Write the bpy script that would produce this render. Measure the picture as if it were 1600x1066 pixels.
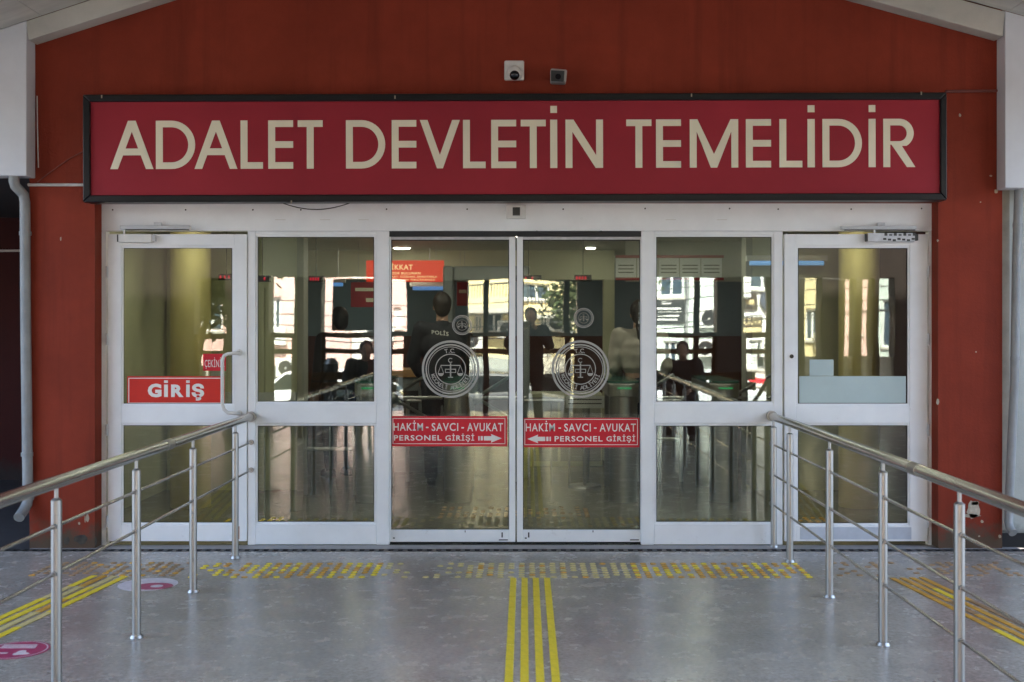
import bpy, bmesh, math, random
from mathutils import Vector, Matrix

random.seed(7)
sc = bpy.context.scene
for o in list(bpy.data.objects):
    bpy.data.objects.remove(o)

# ------------------------------------------------------------------ camera
CAM_D, CAM_H, F = 8.11, 1.55, 1800.0          # distance to the door plane, eye height, focal length in photo pixels
VPX, VPY = 820.0, 508.0
cam = bpy.data.cameras.new('camera')
cam.sensor_width = 36.0
cam.lens = 36.0 * F / 1600.0
cam.shift_x = (800 - VPX) / 1600.0
cam.shift_y = (VPY - 533) / 1600.0
cam.clip_start, cam.clip_end = 0.02, 2000
cam.dof.use_dof = True
cam.dof.focus_distance = 7.9
cam.dof.aperture_fstop = 3.2
camo = bpy.data.objects.new('camera', cam)
sc.collection.objects.link(camo)
camo.location = (0, -CAM_D, CAM_H)
camo.rotation_euler = (math.pi / 2, 0, 0)
sc.camera = camo

# ------------------------------------------------------------------ sky, sun, exposure
world = bpy.data.worlds.new('World')
sc.world = world
world.use_nodes = True
nt = world.node_tree
bg = nt.nodes['Background']
sky = nt.nodes.new('ShaderNodeTexSky')
sky.sky_type = 'NISHITA'
sky.sun_disc = False
SUN_EL, SUN_AZ = math.radians(48), math.radians(8)    # azimuth measured from +Y towards +X
sky.sun_elevation = SUN_EL
sky.sun_rotation = SUN_AZ
sky.air_density, sky.dust_density, sky.ozone_density = 1.0, 5.0, 0.6
nt.links.new(sky.outputs[0], bg.inputs[0])
bg.inputs[1].default_value = 0.12
sun = bpy.data.lights.new('sun', 'SUN')
sun.energy = 4.0
sun.angle = math.radians(0.5)
sun.color = (1.0, 0.95, 0.87)
suno = bpy.data.objects.new('sun', sun)
sc.collection.objects.link(suno)
sd = Vector((math.sin(SUN_AZ) * math.cos(SUN_EL), math.cos(SUN_AZ) * math.cos(SUN_EL), math.sin(SUN_EL)))
suno.rotation_euler = sd.to_track_quat('Z', 'Y').to_euler()
suno.location = (0, 0, 30)

sc.view_settings.view_transform = 'Standard'
sc.view_settings.look = 'None'
sc.view_settings.gamma = 1.0
sc.view_settings.use_curve_mapping = False
sc.view_settings.exposure = 3.7
sc.render.engine = 'CYCLES'
sc.cycles.use_denoising = True
sc.cycles.denoising_prefilter = 'ACCURATE'
sc.cycles.denoising_quality = 'HIGH'
sc.cycles.max_bounces = 10
sc.cycles.diffuse_bounces = 6
sc.cycles.glossy_bounces = 5
sc.cycles.transmission_bounces = 6
sc.cycles.transparent_max_bounces = 16
sc.cycles.sample_clamp_indirect = 0.7
sc.cycles.use_adaptive_sampling = False
sc.cycles.caustics_reflective = False
sc.cycles.caustics_refractive = False

# ------------------------------------------------------------------ helpers
def S(r, g, b):
    f = lambda c: (c / 255) / 12.92 if c <= 10 else (((c / 255) + 0.055) / 1.055) ** 2.4
    return (f(r), f(g), f(b))

def P(px, py, Y=0.0):
    """point on the plane y = Y seen at a photograph pixel (used only to measure sizes off the photograph)"""
    k = (CAM_D + Y) / F
    return Vector(((px - VPX) * k, Y, CAM_H - (py - VPY) * k))

MATS = {}
def mat(name, col, rough=0.5, metal=0.0, var=0.0, vscale=6.0, bump=0.0, bscale=60.0, stretch=(1, 1, 1), spec=0.5,
        rvar=0.0, emit=None, estr=0.0, alpha=None):
    if name in MATS:
        return MATS[name]
    m = bpy.data.materials.new(name)
    m.use_nodes = True
    n, l = m.node_tree.nodes, m.node_tree.links
    b = n['Principled BSDF']
    b.inputs['Base Color'].default_value = (*col, 1)
    b.inputs['Roughness'].default_value = rough
    b.inputs['Metallic'].default_value = metal
    b.inputs['Specular IOR Level'].default_value = spec
    if var or bump or rvar:
        tc = n.new('ShaderNodeTexCoord')
        mp = n.new('ShaderNodeMapping')
        mp.inputs['Scale'].default_value = stretch
        l.new(tc.outputs['Object'], mp.inputs['Vector'])
    if var or rvar:
        nz = n.new('ShaderNodeTexNoise')
        nz.inputs['Scale'].default_value = vscale
        nz.inputs['Detail'].default_value = 6
        nz.inputs['Roughness'].default_value = 0.62
        l.new(mp.outputs[0], nz.inputs['Vector'])
    if var:
        r = n.new('ShaderNodeValToRGB')
        r.color_ramp.elements[0].position = 0.3
        r.color_ramp.elements[1].position = 0.7
        r.color_ramp.elements[0].color = (*[c * (1 - var) for c in col], 1)
        r.color_ramp.elements[1].color = (*[min(1, c * (1 + var)) for c in col], 1)
        l.new(nz.outputs['Fac'], r.inputs[0])
        l.new(r.outputs[0], b.inputs['Base Color'])
    if rvar:
        mr = n.new('ShaderNodeMapRange')
        mr.inputs['From Min'].default_value, mr.inputs['From Max'].default_value = 0.3, 0.7
        mr.inputs['To Min'].default_value, mr.inputs['To Max'].default_value = max(0.02, rough - rvar), rough + rvar
        l.new(nz.outputs['Fac'], mr.inputs['Value'])
        l.new(mr.outputs[0], b.inputs['Roughness'])
    if bump:
        n2 = n.new('ShaderNodeTexNoise')
        n2.inputs['Scale'].default_value = bscale
        n2.inputs['Detail'].default_value = 4
        l.new(mp.outputs[0], n2.inputs['Vector'])
        bp = n.new('ShaderNodeBump')
        bp.inputs['Strength'].default_value = bump
        bp.inputs['Distance'].default_value = 0.01
        l.new(n2.outputs['Fac'], bp.inputs['Height'])
        l.new(bp.outputs[0], b.inputs['Normal'])
    if emit is not None:
        b.inputs['Emission Color'].default_value = (*emit, 1)
        b.inputs['Emission Strength'].default_value = estr
    MATS[name] = m
    return m

def glass_mat(name, tint=(0.80, 0.84, 0.81), ior=1.75, wave=0.0):
    if name in MATS:
        return MATS[name]
    m = bpy.data.materials.new(name)
    m.use_nodes = True
    n, l = m.node_tree.nodes, m.node_tree.links
    n.clear()
    out = n.new('ShaderNodeOutputMaterial')
    tr = n.new('ShaderNodeBsdfTransparent')
    tr.inputs[0].default_value = (*tint, 1)
    gl = n.new('ShaderNodeBsdfGlossy')
    gl.inputs['Roughness'].default_value = 0.0
    gl.inputs[0].default_value = (0.94, 1.0, 0.98, 1)
    fr = n.new('ShaderNodeFresnel')
    fr.inputs[0].default_value = ior
    mx = n.new('ShaderNodeMixShader')
    l.new(fr.outputs[0], mx.inputs[0])
    l.new(tr.outputs[0], mx.inputs[1])
    l.new(gl.outputs[0], mx.inputs[2])
    l.new(mx.outputs[0], out.inputs[0])
    if wave:
        tc = n.new('ShaderNodeTexCoord')
        nz = n.new('ShaderNodeTexNoise')
        nz.inputs['Scale'].default_value = 1.6
        nz.inputs['Detail'].default_value = 1
        l.new(tc.outputs['Object'], nz.inputs['Vector'])
        bp = n.new('ShaderNodeBump')
        bp.inputs['Strength'].default_value = 1.0
        bp.inputs['Distance'].default_value = wave
        l.new(nz.outputs['Fac'], bp.inputs['Height'])
        l.new(bp.outputs[0], gl.inputs['Normal'])
    MATS[name] = m
    return m

WORLD_T = {}      # accumulated translation of every object, so meshes can be given in place coordinates

def link(o, parent=None):
    sc.collection.objects.link(o)
    if parent is not None:
        o.parent = parent
    return o

def tag(o, label=None, cat=None, group=None, kind=None):
    if label: o['label'] = label
    if cat: o['category'] = cat
    if group: o['group'] = group
    if kind: o['kind'] = kind
    return o

def thing(name, label, cat, loc=(0, 0, 0), group=None, rotz=0.0):
    o = bpy.data.objects.new(name, None)
    o.empty_display_size = 0.1
    link(o)
    o.location = loc
    o.rotation_euler = (0, 0, rotz)
    WORLD_T[o.name] = Vector(loc)
    return tag(o, label, cat, group)

class MB:
    def __init__(s):
        s.v, s.f = [], []
    def add(s, vs, fs):
        b = len(s.v)
        s.v += [Vector(p) for p in vs]
        s.f += [tuple(i + b for i in f) for f in fs]
        return s
    def box(s, x0, x1, y0, y1, z0, z1):
        if x0 > x1: x0, x1 = x1, x0
        if y0 > y1: y0, y1 = y1, y0
        if z0 > z1: z0, z1 = z1, z0
        v = [(x0, y0, z0), (x1, y0, z0), (x1, y1, z0), (x0, y1, z0), (x0, y0, z1), (x1, y0, z1), (x1, y1, z1), (x0, y1, z1)]
        return s.add(v, [(3, 2, 1, 0), (4, 5, 6, 7), (0, 1, 5, 4), (1, 2, 6, 5), (2, 3, 7, 6), (3, 0, 4, 7)])
    def prism(s, pts, d, axis='y'):
        """2-D outline extruded; axis 'y': pts are (x,z), d = (y0,y1); axis 'z': pts (x,y); axis 'x': pts (y,z)"""
        n = len(pts)
        a = sum(pts[i][0] * pts[(i + 1) % n][1] - pts[(i + 1) % n][0] * pts[i][1] for i in range(n))
        if a < 0: pts = pts[::-1]
        d0, d1 = min(d), max(d)
        if axis == 'y':
            lo = [(p[0], d0, p[1]) for p in pts]; hi = [(p[0], d1, p[1]) for p in pts]
            fs = [tuple(range(n)), tuple(range(2 * n - 1, n - 1, -1))] + [(i, i + n, (i + 1) % n + n, (i + 1) % n) for i in range(n)]
        elif axis == 'z':
            lo = [(p[0], p[1], d0) for p in pts]; hi = [(p[0], p[1], d1) for p in pts]
            fs = [tuple(range(n - 1, -1, -1)), tuple(range(n, 2 * n))] + [(i, (i + 1) % n, (i + 1) % n + n, i + n) for i in range(n)]
        else:
            lo = [(d0, p[0], p[1]) for p in pts]; hi = [(d1, p[0], p[1]) for p in pts]
            fs = [tuple(range(n - 1, -1, -1)), tuple(range(n, 2 * n))] + [(i, (i + 1) % n, (i + 1) % n + n, i + n) for i in range(n)]
        return s.add(lo + hi, fs)
    def cone(s, a, b, ra, rb, n=16, caps=True):
        a, b = Vector(a), Vector(b)
        w = (b - a).normalized()
        u = w.orthogonal().normalized(); t = w.cross(u)
        vs = []
        for c, r in ((a, ra), (b, rb)):
            for i in range(n):
                q = 2 * math.pi * i / n
                vs.append(c + u * (r * math.cos(q)) + t * (r * math.sin(q)))
        fs = [(i, (i + 1) % n, (i + 1) % n + n, i + n) for i in range(n)]
        if caps: fs += [tuple(range(n - 1, -1, -1)), tuple(range(n, 2 * n))]
        return s.add(vs, fs)
    def tube(s, pts, r, n=12):
        pts = [Vector(p) for p in pts]
        rs = r if isinstance(r, (list, tuple)) else [r] * len(pts)
        vs, fs = [], []
        u = None
        for i, p in enumerate(pts):
            d = (pts[min(i + 1, len(pts) - 1)] - pts[max(i - 1, 0)]).normalized()
            if u is None: u = d.orthogonal().normalized()
            u = (u - d * u.dot(d)).normalized(); t = d.cross(u)
            for k in range(n):
                q = 2 * math.pi * k / n
                vs.append(p + u * (rs[i] * math.cos(q)) + t * (rs[i] * math.sin(q)))
        for i in range(len(pts) - 1):
            for k in range(n):
                fs.append((i * n + k, i * n + (k + 1) % n, (i + 1) * n + (k + 1) % n, (i + 1) * n + k))
        fs += [tuple(range(n - 1, -1, -1)), tuple(range((len(pts) - 1) * n, len(pts) * n))]
        return s.add(vs, fs)
    def ball(s, c, r, nu=12, nv=8):
        c = Vector(c)
        r = Vector(r) if isinstance(r, (tuple, list, Vector)) else Vector((r, r, r))
        vs = [c + Vector((0, 0, r.z))]
        for j in range(1, nv):
            th = math.pi * j / nv
            for i in range(nu):
                q = 2 * math.pi * i / nu
                vs.append(c + Vector((r.x * math.sin(th) * math.cos(q), r.y * math.sin(th) * math.sin(q), r.z * math.cos(th))))
        vs.append(c - Vector((0, 0, r.z)))
        fs = [(0, 1 + i, 1 + (i + 1) % nu) for i in range(nu)]
        for j in range(nv - 2):
            for i in range(nu):
                a = 1 + j * nu
                fs.append((a + i, a + nu + i, a + nu + (i + 1) % nu, a + (i + 1) % nu))
        a = 1 + (nv - 2) * nu
        fs += [(a + i, len(vs) - 1, a + (i + 1) % nu) for i in range(nu)]
        return s.add(vs, fs)
    def ring(s, c, r0, r1, y0, y1, n=64, a0=0.0, a1=2 * math.pi):
        """flat annulus in the x-z plane round c, thickness y0..y1"""
        full = abs(a1 - a0 - 2 * math.pi) < 1e-6
        m = n if full else n + 1
        vs = []
        for y in (y0, y1):
            for r in (r0, r1):
                for i in range(m):
                    q = a0 + (a1 - a0) * i / n
                    vs.append((c[0] + r * math.cos(q), y, c[1] + r * math.sin(q)))
        fs = []
        for i in range(n):
            j = (i + 1) % m
            A, B, C, D = i, j, m + j, m + i
            fs.append((A, B, C, D)); fs.append((2 * m + D, 2 * m + C, 2 * m + B, 2 * m + A))
            fs.append((m + i, m + j, 3 * m + j, 3 * m + i)); fs.append((j, i, 2 * m + i, 2 * m + j))
        return s.add(vs, fs)
    def build(s, name, material, parent=None, smooth=False, bevel=0.0, local=False, seg=2):
        me = bpy.data.meshes.new(name)
        off = Vector((0, 0, 0))
        o = bpy.data.objects.new(name, me)
        if parent is None and not local:
            xs = [p.x for p in s.v]; ys = [p.y for p in s.v]; zs = [p.z for p in s.v]
            off = Vector(((min(xs) + max(xs)) / 2, (min(ys) + max(ys)) / 2, min(zs)))
            o.location = off
        elif parent is not None and not local:
            off = WORLD_T.get(parent.name, Vector((0, 0, 0)))
        me.from_pydata([p - off for p in s.v], [], s.f)
        me.materials.append(MATS[material] if isinstance(material, str) else material)
        if smooth:
            for p in me.polygons: p.use_smooth = True
        me.update()
        link(o, parent)
        WORLD_T[o.name] = off
        if smooth and not bevel:
            md = o.modifiers.new('split', 'EDGE_SPLIT'); md.split_angle = math.radians(40)
        if bevel:
            md = o.modifiers.new('bevel', 'BEVEL')
            md.width = bevel; md.segments = seg; md.limit_method = 'ANGLE'; md.angle_limit = math.radians(40)
            md.harden_normals = False
        return o

def pxbox(mb, x0, y0, x1, y1, Y, depth):
    a, b = P(x0, y1, Y), P(x1, y0, Y)
    return mb.box(a.x, b.x, Y, Y + depth, a.z, b.z)

TEXT_CACHE = {}
def text_data(s, bold):
    key = (s, bold)
    if key not in TEXT_CACHE:
        cu = bpy.data.curves.new('lettering', 'FONT')
        cu.body = s
        cu.offset = bold
        cu.space_character = 1.14 if len(s) > 2 else 1.0
        cu.resolution_u = 3
        ob = bpy.data.objects.new('lettering', cu)
        sc.collection.objects.link(ob)
        dg = bpy.context.evaluated_depsgraph_get()
        me = bpy.data.meshes.new_from_object(ob.evaluated_get(dg))
        vs = [v.co.copy() for v in me.vertices]
        fs = [tuple(p.vertices) for p in me.polygons]
        bpy.data.objects.remove(ob)
        bpy.data.curves.remove(cu)
        bpy.data.meshes.remove(me)
        TEXT_CACHE[key] = (vs, fs)
    return TEXT_CACHE[key]

def text_fit(s, x0, x1, z0, z1, Y, name, material, parent, bold=0.0, thick=0.0015, back=False, kind='stuff'):
    """lettering filling the box x0..x1, z0..z1 on a sheet at depth Y facing -y (or +y with back)"""
    vs, fs = text_data(s, bold)
    ax, bx = min(v.x for v in vs), max(v.x for v in vs)
    ay, by = min(v.y for v in vs), max(v.y for v in vs)
    mb = MB()
    out = []
    for v in vs:
        u = (v.x - ax) / (bx - ax); w = (v.y - ay) / (by - ay)
        if back: u = 1 - u
        out.append((x0 + u * (x1 - x0), Y, z0 + w * (z1 - z0)))
    mb.add(out, [f[::-1] if back else f for f in fs])
    o = mb.build(name, material, parent)
    md = o.modifiers.new('thick', 'SOLIDIFY'); md.thickness = thick; md.offset = 1
    if kind: o['kind'] = kind
    return o

def copy_tree(o, parent=None):
    c = o.copy()
    link(c, parent)
    WORLD_T[c.name] = WORLD_T.get(o.name, Vector((0, 0, 0)))
    for ch in list(o.children):
        copy_tree(ch, c)
    return c

# ------------------------------------------------------------------ materials
def node_wall(name, base, streak, grime, chips):
    """painted render: blotches, rain streaks, mossy dirt along the foot, small bare chips"""
    m = bpy.data.materials.new(name); m.use_nodes = True
    n, l = m.node_tree.nodes, m.node_tree.links
    b = n['Principled BSDF']
    b.inputs['Roughness'].default_value = 0.62
    b.inputs['Specular IOR Level'].default_value = 0.12
    tc = n.new('ShaderNodeTexCoord')
    def noise(scale, detail=6, st=None):
        z = n.new('ShaderNodeTexNoise'); z.inputs['Scale'].default_value = scale; z.inputs['Detail'].default_value = detail
        z.inputs['Roughness'].default_value = 0.65
        if st:
            mp = n.new('ShaderNodeMapping'); mp.inputs['Scale'].default_value = st
            l.new(tc.outputs['Object'], mp.inputs['Vector']); l.new(mp.outputs[0], z.inputs['Vector'])
        else:
            l.new(tc.outputs['Object'], z.inputs['Vector'])
        return z
    def ramp(src, p0, c0, p1, c1):
        r = n.new('ShaderNodeValToRGB')
        r.color_ramp.elements[0].position, r.color_ramp.elements[1].position = p0, p1
        r.color_ramp.elements[0].color = (*c0, 1); r.color_ramp.elements[1].color = (*c1, 1)
        l.new(src, r.inputs[0]); return r
    def mix(fac, a, c):
        x = n.new('ShaderNodeMix'); x.data_type = 'RGBA'
        l.new(fac, x.inputs[0])
        l.new(a, x.inputs[6])
        if hasattr(c, 'links'): l.new(c, x.inputs[7])
        else: x.inputs[7].default_value = (*c, 1)
        return x.outputs[2]
    big = ramp(noise(1.6).outputs['Fac'], 0.3, [c * 0.80 for c in base], 0.7, [c * 1.12 for c in base])
    st = ramp(noise(7, 5, (1, 1, 0.06)).outputs['Fac'], 0.50, (0, 0, 0), 0.74, (0.6, 0.6, 0.6))
    col = mix(st.outputs[0], big.outputs[0], streak)
    # dirt along the foot
    sx = n.new('ShaderNodeSeparateXYZ'); l.new(tc.outputs['Object'], sx.inputs[0])
    gn = noise(9, 6)
    ad = n.new('ShaderNodeMath'); ad.operation = 'MULTIPLY_ADD'
    l.new(gn.outputs['Fac'], ad.inputs[0]); ad.inputs[1].default_value = -0.35; l.new(sx.outputs['Z'], ad.inputs[2])
    gr = ramp(ad.outputs[0], 0.0, (1, 1, 1), 0.06, (0, 0, 0))
    gr.color_ramp.elements[0].position = 0.0
    mr = n.new('ShaderNodeMapRange')
    mr.inputs['From Min'].default_value, mr.inputs['From Max'].default_value = -0.10, 0.02
    mr.inputs['To Min'].default_value, mr.inputs['To Max'].default_value = 0.85, 0.0
    l.new(ad.outputs[0], mr.inputs['Value'])
    col = mix(mr.outputs[0], col, grime)
    cn = noise(13, 3)
    cr = ramp(cn.outputs['Fac'], 0.80, (0, 0, 0), 0.815, (1, 1, 1))
    col = mix(cr.outputs[0], col, chips)
    l.new(col, b.inputs['Base Color'])
    bp = n.new('ShaderNodeBump'); bp.inputs['Strength'].default_value = 0.25; bp.inputs['Distance'].default_value = 0.01
    l.new(noise(55, 5).outputs['Fac'], bp.inputs['Height']); l.new(bp.outputs[0], b.inputs['Normal'])
    MATS[name] = m

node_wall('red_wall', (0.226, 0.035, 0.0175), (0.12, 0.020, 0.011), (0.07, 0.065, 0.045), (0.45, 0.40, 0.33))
node_wall('shaded_red_wall', (0.035, 0.006, 0.006), (0.02, 0.005, 0.005), (0.02, 0.02, 0.02), (0.2, 0.18, 0.15))  # red wall with the recess's deep shade put into its colour
node_wall('pale_side_wall', (0.46, 0.48, 0.44), (0.36, 0.37, 0.33), (0.12, 0.12, 0.1), (0.5, 0.48, 0.42))

def node_floor(name, lo, hi, rough, rv, speck):
    m = bpy.data.materials.new(name); m.use_nodes = True
    n, l = m.node_tree.nodes, m.node_tree.links
    b = n['Principled BSDF']
    tc = n.new('ShaderNodeTexCoord')
    def noise(scale, detail=6):
        z = n.new('ShaderNodeTexNoise'); z.inputs['Scale'].default_value = scale; z.inputs['Detail'].default_value = detail
        z.inputs['Roughness'].default_value = 0.68
        l.new(tc.outputs['Object'], z.inputs['Vector']); return z
    A = noise(1.3, 2); B = noise(48, 3); C = noise(5.5, 4)
    r = n.new('ShaderNodeValToRGB')
    r.color_ramp.elements[0].position, r.color_ramp.elements[1].position = 0.32, 0.70
    r.color_ramp.elements[0].color = (*lo, 1); r.color_ramp.elements[1].color = (*hi, 1)
    l.new(A.outputs['Fac'], r.inputs[0])
    r2 = n.new('ShaderNodeValToRGB')
    r2.color_ramp.elements[0].position, r2.color_ramp.elements[1].position = 0.36, 0.66
    r2.color_ramp.elements[0].color = (1 - speck, 1 - speck, 1 - speck, 1); r2.color_ramp.elements[1].color = (1 + speck, 1 + speck, 1 + speck, 1)
    l.new(B.outputs['Fac'], r2.inputs[0])
    mx = n.new('ShaderNodeMix'); mx.data_type = 'RGBA'; mx.blend_type = 'MULTIPLY'; mx.inputs[0].default_value = 1
    l.new(r.outputs[0], mx.inputs[6]); l.new(r2.outputs[0], mx.inputs[7])
    r3 = n.new('ShaderNodeValToRGB')
    r3.color_ramp.elements[0].position, r3.color_ramp.elements[1].position = 0.34, 0.6
    r3.color_ramp.elements[0].color = (0.88, 0.88, 0.885, 1); r3.color_ramp.elements[1].color = (1.04, 1.04, 1.04, 1)
    l.new(C.outputs['Fac'], r3.inputs[0])
    m2 = n.new('ShaderNodeMix'); m2.data_type = 'RGBA'; m2.blend_type = 'MULTIPLY'; m2.inputs[0].default_value = 1
    l.new(mx.outputs[2], m2.inputs[6]); l.new(r3.outputs[0], m2.inputs[7])
    l.new(m2.outputs[2], b.inputs['Base Color'])
    mr = n.new('ShaderNodeMapRange')
    mr.inputs['From Min'].default_value, mr.inputs['From Max'].default_value = 0.3, 0.7
    mr.inputs['To Min'].default_value, mr.inputs['To Max'].default_value = rough - rv, rough + rv
    l.new(C.outputs['Fac'], mr.inputs['Value']); l.new(mr.outputs[0], b.inputs['Roughness'])
    b.inputs['Specular IOR Level'].default_value = 0.55
    MATS[name] = m

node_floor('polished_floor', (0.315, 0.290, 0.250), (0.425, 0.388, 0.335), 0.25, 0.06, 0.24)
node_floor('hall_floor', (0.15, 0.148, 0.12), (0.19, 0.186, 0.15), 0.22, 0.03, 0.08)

mat('white_aluminium', (0.84, 0.855, 0.86), 0.38, var=0.05, vscale=3.5, rvar=0.06)
def add_smudges(name, dirt, lo, hi, scale, foot):
    m = MATS[name]; n, l = m.node_tree.nodes, m.node_tree.links
    b = n['Principled BSDF']; src = b.inputs['Base Color'].links[0].from_socket
    tc = n.new('ShaderNodeTexCoord'); ge = n.new('ShaderNodeNewGeometry')
    nz = n.new('ShaderNodeTexNoise'); nz.inputs['Scale'].default_value = scale; nz.inputs['Detail'].default_value = 8; nz.inputs['Roughness'].default_value = 0.7
    l.new(ge.outputs['Position'], nz.inputs['Vector'])
    sx = n.new('ShaderNodeSeparateXYZ'); l.new(ge.outputs['Position'], sx.inputs[0])
    ft = n.new('ShaderNodeMapRange'); ft.inputs['From Min'].default_value, ft.inputs['From Max'].default_value = 0.0, 0.35
    ft.inputs['To Min'].default_value, ft.inputs['To Max'].default_value = foot, 0.0
    l.new(sx.outputs['Z'], ft.inputs['Value'])
    ad = n.new('ShaderNodeMath'); ad.operation = 'ADD'; l.new(nz.outputs['Fac'], ad.inputs[0]); l.new(ft.outputs[0], ad.inputs[1])
    mr = n.new('ShaderNodeMapRange'); mr.inputs['From Min'].default_value, mr.inputs['From Max'].default_value = lo, hi
    mr.inputs['To Max'].default_value = 0.75
    l.new(ad.outputs[0], mr.inputs['Value'])
    mx = n.new('ShaderNodeMix'); mx.data_type = 'RGBA'; mx.inputs[7].default_value = (*dirt, 1)
    l.new(mr.outputs[0], mx.inputs[0]); l.new(src, mx.inputs[6]); l.new(mx.outputs[2], b.inputs['Base Color'])
add_smudges('white_aluminium', (0.38, 0.37, 0.35), 0.66, 0.92, 11, 0.07)
mat('white_aluminium_grubby', (0.60, 0.61, 0.63), 0.45, var=0.16, vscale=14, rvar=0.08)
mat('gasket', (0.012, 0.012, 0.013), 0.6)
mat('steel', (0.37, 0.37, 0.365), 0.36, metal=1.0)
mat('steel_rail', (0.45, 0.45, 0.445), 0.24, metal=1.0)
mat('dull_steel', (0.45, 0.45, 0.44), 0.42, metal=1.0)
mat('sign_red', (0.295, 0.021, 0.034), 0.5, var=0.12, vscale=1.1, spec=0.2)
mat('sign_letter', (0.78, 0.73, 0.56), 0.55, var=0.04, vscale=3)
mat('black_trim', (0.006, 0.007, 0.008), 0.35, spec=0.3)
mat('canopy_white', (0.47, 0.45, 0.395), 0.55, var=0.14, vscale=2.2, bump=0.1)
mat('panel_white', (0.58, 0.595, 0.62), 0.45, var=0.08, vscale=1.8, rvar=0.08)
mat('soffit', (0.52, 0.495, 0.44), 0.6, var=0.16, vscale=2.5, stretch=(1, 4, 1))
mat('pipe_grey', (0.24, 0.25, 0.25), 0.45, var=0.16, vscale=6, bump=0.05)
mat('conduit', (0.52, 0.51, 0.48), 0.5, var=0.15, vscale=12)
mat('cable_black', (0.02, 0.02, 0.02), 0.5)
mat('cable_red', (0.22, 0.05, 0.03), 0.5)
mat('plaster', (0.40, 0.35, 0.27), 0.9, var=0.3, vscale=25, bump=0.4, bscale=40)
mat('chip', (0.36, 0.30, 0.22), 0.85)
mat('drain_metal', (0.05, 0.05, 0.052), 0.45, metal=0.6, var=0.3, vscale=40)
mat('black_gap', (0.008, 0.008, 0.008), 0.8)
mat('threshold_stone', (0.26, 0.25, 0.25), 0.4, var=0.15, vscale=18)
mat('tactile_yellow', (0.80, 0.61, 0.03), 0.55, var=0.14, vscale=40)
mat('tactile_orange', (0.55, 0.29, 0.03), 0.55, var=0.3, vscale=25)
mat('tactile_pale', (0.58, 0.48, 0.20), 0.55, var=0.25, vscale=30)
mat('tactile_faded', (0.30, 0.18, 0.075), 0.55, var=0.35, vscale=18)
mat('sticker_red', (0.62, 0.022, 0.036), 0.5, var=0.06, vscale=8, spec=0.25)
mat('sticker_orange_red', (0.62, 0.032, 0.02), 0.5, var=0.06, vscale=8, spec=0.25)
mat('sticker_white', (0.80, 0.77, 0.72), 0.5)
mat('floor_magenta', (0.40, 0.045, 0.12), 0.4, var=0.25, vscale=30)
mat('floor_sticker_white', (0.66, 0.60, 0.62), 0.4, var=0.2, vscale=20)
mat('frost_vinyl', (0.38, 0.37, 0.34), 0.75)
mat('frost_panel', (0.46, 0.56, 0.55), 0.65, var=0.06, vscale=3)
mat('paper', (0.62, 0.64, 0.62), 0.8)
mat('white_plastic', (0.68, 0.67, 0.63), 0.35, var=0.08, vscale=12)
mat('dark_plastic', (0.025, 0.026, 0.027), 0.35, var=0.2, vscale=20)
mat('camera_lens', (0.008, 0.008, 0.010), 0.06)
mat('hall_cream', (0.58, 0.585, 0.41), 0.7, var=0.06, vscale=3)
mat('hall_column', (0.46, 0.40, 0.17), 0.55, var=0.08, vscale=3)
mat('hall_blue', (0.14, 0.19, 0.23), 0.6, var=0.1, vscale=3)
mat('hall_brown', (0.07, 0.022, 0.016), 0.5, var=0.15, vscale=4)
mat('hall_ceiling', (0.34, 0.335, 0.29), 0.75, var=0.05, vscale=3)
mat('hall_dark', (0.05, 0.05, 0.05), 0.7)
mat('wood_desk', (0.50, 0.26, 0.08), 0.45, var=0.25, vscale=4, stretch=(1, 8, 8))
mat('machine_grey', (0.20, 0.22, 0.22), 0.5, var=0.08)
mat('green_glass', (0.05, 0.14, 0.11), 0.1)
mat('led_green', (0.02, 0.3, 0.1), 0.4, emit=(0.05, 0.9, 0.3), estr=0.035)
mat('led_red', (0.3, 0.01, 0.02), 0.4, emit=(1.0, 0.02, 0.06), estr=0.09)
mat('lamp_white', (0.9, 0.9, 0.85), 0.4, emit=(1.0, 0.94, 0.76), estr=6.5)
mat('lamp_blue', (0.5, 0.7, 0.9), 0.4, emit=(0.12, 0.42, 1.0), estr=0.05)
mat('lit_sign_red', (0.55, 0.03, 0.015), 0.4, emit=(0.9, 0.05, 0.015), estr=0.07)
mat('dull_sign_red', (0.30, 0.02, 0.03), 0.5)
mat('lit_letter', (0.85, 0.70, 0.40), 0.4, emit=(1.0, 0.75, 0.35), estr=0.10)
G_SLIDE = glass_mat('sliding_glass', (0.80, 0.83, 0.80), 1.85, 0.0013)
G_FIX = glass_mat('fixed_glass', (0.78, 0.82, 0.79), 1.85, 0.0010)
G_DOOR = glass_mat('door_glass', (0.76, 0.79, 0.72), 1.62, 0.0010)
G_THIN = glass_mat('thin_glass', (0.85, 0.92, 0.88), 1.5)

# ================================================================== THE SETTING
YW = -0.13           # face of the red wall; the door screen stands at y = 0
YB = -0.27           # face of the white canopy edge on the wall
FRONT = -12.0        # open front of the canopy
STREET_Z = -1.10

def struct(name, mb, m, **k):
    o = mb.build(name, m, **k)
    o['kind'] = 'structure'
    return o

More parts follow.
